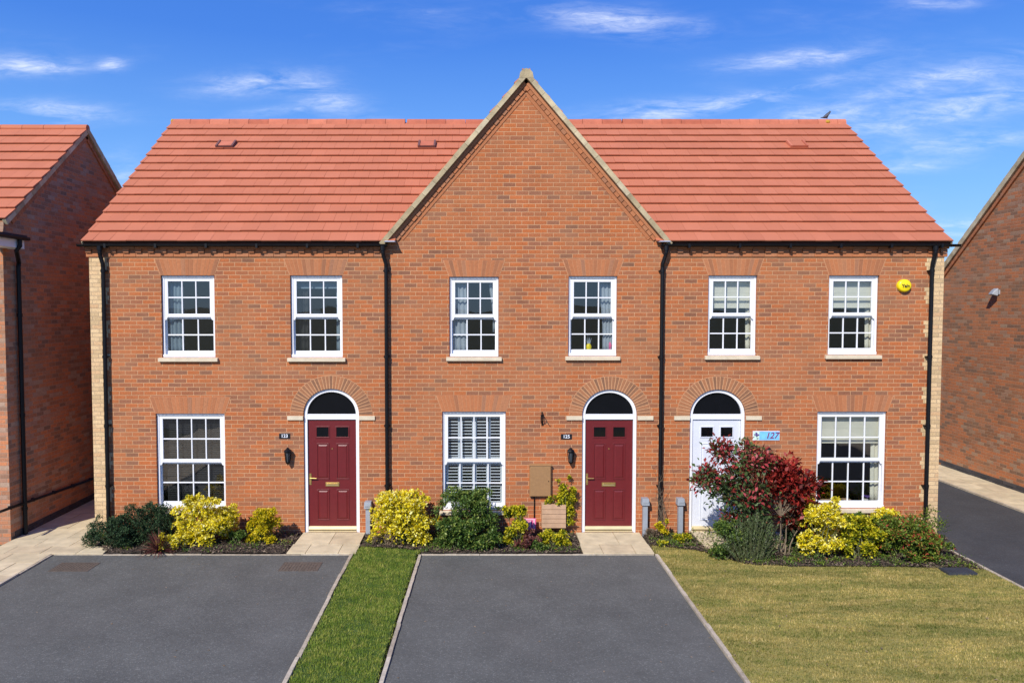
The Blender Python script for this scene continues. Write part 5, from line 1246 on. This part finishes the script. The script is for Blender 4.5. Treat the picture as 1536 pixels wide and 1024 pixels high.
# lavender / rosemary like upright shrub
def spiky(name, label, px0, px1, ptop, Y, ry, mat, n, group=None, lf=9, Lf=.028, bright=0):
    xa, xb = on_y(px0, 800, Y).x, on_y(px1, 800, Y).x; zt = on_y((px0+px1)/2, ptop, Y).z; cx = (xa+xb)/2; root = thing(name, (cx, Y, 0), label, 'shrub', group); mb = MB(); C = []; D = []
    for i in range(n):
        u = RNG.normal(0, .42); u = max(-1, min(1, u)); v = RNG.uniform(-1, 1); bx = cx+u*.45*(xb-xa)/2; by = Y+v*ry*.5; h = zt*RNG.uniform(.45, 1.0)*(1-.35*abs(u)); tx = cx+u*(xb-xa)/2*1.05; ty = Y+v*ry
        p = [Vector((bx, by, 0)), Vector(((bx+tx)/2-.01, (by+ty)/2, h*.55)), Vector((tx, ty, h))]; mb.tube(p, [.0035, .0028, .0012], 4, .5)
        for j in range(lf*3):
            t = RNG.uniform(.12, 1); q = p[0].lerp(p[1], t*2) if t < .5 else p[1].lerp(p[2], t*2-1); C.append(tuple(q)); d = unit(1)[0]*.8; d[2] = abs(d[2])+.6; D.append(d/np.linalg.norm(d))
    mb.build('stems', 'stem_green', root); C = np.array(C); D = np.array(D); L = Lf*RNG.uniform(.7, 1.3, len(C)); V = leaves(C, D, L, L*.13)
    quads_mesh('foliage', V, np.arange(len(V)).reshape(-1, 4), RNG.beta(2, 2.6, len(C))+(RNG.uniform(size=len(C)) < .012)*.6, mat, root)
spiky('rosemary_bush', 'upright grey-green needle-leaved shrub at the lawn edge in front of the white door', 1080, 1172, 762, -1.46, .32, 'leaf_lavender', 260, lf=13, Lf=.045)
bush('ground_plant', 'bushy small-leaved green plant at the lawn edge below the pinkish shrub', 'bush', 1064, 1126, 786, -1.40, .28, 'leaf_green', 7000, .034, .28, lumps=14, green=.1)
bush('nandina_bush', 'dark green bush behind the bare stems below the red shrub', 'bush', 1180, 1240, 772, -.95, .38, 'leaf_dark', 8000, .045, .3, lumps=14)
bush('euonymus_bush', 'bright yellow variegated bush between the red shrub and the right ground floor window', 'bush', 1200, 1268, 748, -1.35, .40, 'leaf_variegated', 14500, .042, .33, lumps=28, green=.08, group=G1, prof=lambda f: 1.0-.3*abs(f-.3))
bush('euonymus_bush', 'loose yellow and green bush below the middle of the right ground floor window', 'bush', 1250, 1322, 776, -1.35, .36, 'leaf_lime', 9000, .046, .3, lumps=24, green=.1)
bush('euonymus_bush', 'yellow topped bush against the wall below the right corner of the right window', 'bush', 1288, 1352, 768, -.85, .32, 'leaf_variegated', 6200, .046, .33, lumps=12, green=.3, group=G1)
bush('nandina_bush', 'tall green shrub between the two right hand yellow bushes', 'bush', 1258, 1310, 772, -.8, .3, 'leaf_green', 5600, .045, .28, lumps=10)
bush('nandina_bush', 'broad green shrub with red leaf tips at the right corner of the terrace', 'bush', 1308, 1416, 782, -1.3, .5, 'leaf_mixed', 22000, .046, .24, lumps=36, green=.25, droop=.15)
branchy('nandina_bush', 'loose upright sprays with red tips at the right corner of the terrace', 1378, -.95, [(1382, 778, -.9, .10, 6), (1404, 785, -.9, .16, 8), (1360, 784, -.9, .12, 6), (1392, 768, -.9, .05, 3)], 'leaf_mixed', 700, .05, .2, stems=4, cl_r=.05)
# ------------------------------------------------------------------ light and sky
AZ, EL = R(28), R(39)
sd = Vector((-math.sin(AZ)*math.cos(EL), -math.cos(AZ)*math.cos(EL), math.sin(EL)))
su = bpy.data.lights.new('sun', 'SUN'); su.energy = 4.0; su.angle = R(.53); su.color = (1, .94, .85); so = bpy.data.objects.new('sun', su); COL.objects.link(so)
so.rotation_euler = sd.to_track_quat('Z', 'Y').to_euler(); so.location = (-8, -20, 20)
w = bpy.data.worlds.new('World'); SC.world = w; w.use_nodes = True; t = NT(w); bg = t.n['Background']
sky = t.node('ShaderNodeTexSky', sky_type='NISHITA', sun_disc=False, sun_elevation=EL, sun_rotation=math.pi+AZ, altitude=50.0, air_density=1.0, dust_density=.3, ozone_density=3.0)
tc = t.node('ShaderNodeTexCoord'); sp = t.node('ShaderNodeSeparateXYZ'); t.link(tc.outputs['Generated'], sp.inputs[0])
yy = t.math('MAXIMUM', sp.outputs[1], .05); u = t.math('DIVIDE', sp.outputs[0], yy); v = t.math('DIVIDE', sp.outputs[2], yy)
col = t.node('ShaderNodeHueSaturation', i_Saturation=1.12, i_Value=1.0, i_Hue=.508); t.link(sky.outputs[0], col.inputs['Color'])
# clear polarised blue overhead: deepen with elevation
tint = t.ramp(t.maprange(sp.outputs[2], -.02, .5, 0, 1), [(0, (.80, .92, 1.10)), (.25, (.66, .90, 1.15)), (.45, (.50, .84, 1.25)), (.8, (.25, .60, 1.25)), (1, (.22, .52, 1.1))])
grad = t.ramp(t.maprange(sp.outputs[2], -.02, .6, 0, 1), [(0, (3.0, 5.0, 7.7)), (.25, (1.65, 3.7, 7.4)), (.55, (.58, 1.9, 6.0)), (1, (.25, 1.1, 4.6))])
blue = t.mix(.8, t.mix(1.0, col.outputs[0], tint, 'MULTIPLY'), grad)
cv = t.node('ShaderNodeCombineXYZ'); t.link(u, cv.inputs[0]); t.link(v, cv.inputs[1])
def cloudpx(px, py):
    d = ray(px, py); return d.x/d.y, d.z/d.y
def blob(px, py, rx, ry, slope, amp):
    cu, cvv = cloudpx(px, py); du = t.math('SUBTRACT', u, cu); dv = t.math('SUBTRACT', v, cvv); dv2 = t.math('SUBTRACT', dv, t.math('MULTIPLY', du, slope))
    a = t.math('DIVIDE', du, rx/F); b = t.math('DIVIDE', dv2, ry/F); r2 = t.math('ADD', t.math('MULTIPLY', a, a), t.math('MULTIPLY', b, b))
    return t.math('MULTIPLY', t.math('EXPONENT', t.math('MULTIPLY', r2, -1.0)), amp)
tot = None
for args in ((30, 100, 80, 14, 0.0, .75), (166, 98, 20, 9, 0, .8), (90, 166, 80, 13, -.05, .8), (385, 125, 85, 16, .05, .65), (490, 148, 60, 22, -.3, .45), (930, 32, 110, 20, -.1, .65), (1190, 90, 90, 11, .08, .85),
             (1020, 163, 110, 13, .08, 1.0), (1190, 135, 110, 9, .22, .5), (1400, 122, 140, 18, .22, .6), (1490, 150, 120, 22, .18, .6), (1340, 185, 120, 16, .15, .5), (1240, 172, 90, 12, .05, .7), (1440, 215, 120, 18, .12, .45), (1440, 342, 70, 9, 0, .9), (1360, 250, 90, 9, .05, .35), (1415, 5, 50, 8, 0, .5), (30, 188, 60, 10, 0, .5), (185, 262, 30, 30, 0, .35), (430, 165, 70, 7, .1, .4)):
    g = blob(*args); tot = g if tot is None else t.math('ADD', tot, g)
mp = t.node('ShaderNodeMapping'); mp.inputs['Scale'].default_value = (5, 22, 1); mp.inputs['Rotation'].default_value = (0, 0, R(-9)); t.link(cv.outputs[0], mp.inputs[0])
nz = t.node('ShaderNodeTexNoise', i_Scale=1.6, i_Detail=7.0, i_Roughness=.62, i_Distortion=.6); t.link(mp.outputs[0], nz.inputs['Vector'])
nz3 = t.node('ShaderNodeTexNoise', i_Scale=5.5, i_Detail=8.0, i_Roughness=.7, i_Distortion=1.2); t.link(mp.outputs[0], nz3.inputs['Vector'])
nn = t.math('MULTIPLY', t.maprange(nz.outputs[0], .38, .66, 0, 1), t.maprange(nz3.outputs[0], .30, .62, .35, 1.15))
cl = t.math('MULTIPLY', t.math('MULTIPLY', tot, nn), .85, clamp=True)
# thin general cirrus elsewhere in the sky
nz2 = t.noise(mp.outputs[0], .35, 5); cl = t.math('ADD', cl, t.math('MULTIPLY', t.maprange(nz2, .5, .8, 0, .22), nn), clamp=True)
up = t.maprange(sp.outputs[1], .05, .2, 0, 1); cl = t.math('MULTIPLY', cl, up)
CLB = 8.6
fin = t.mix(t.math('MULTIPLY', cl, .92), blue, (CLB*.93, CLB*.97, CLB*1.06))
t.link(fin, bg.inputs[0]); bg.inputs['Strength'].default_value = .11
vs = SC.view_settings; vs.view_transform = 'Standard'; vs.look = 'None'; vs.exposure = 0.35; vs.gamma = 1
SC.render.engine = 'CYCLES'; SC.cycles.max_bounces = 8; SC.cycles.transparent_max_bounces = 12; SC.cycles.use_denoising = True
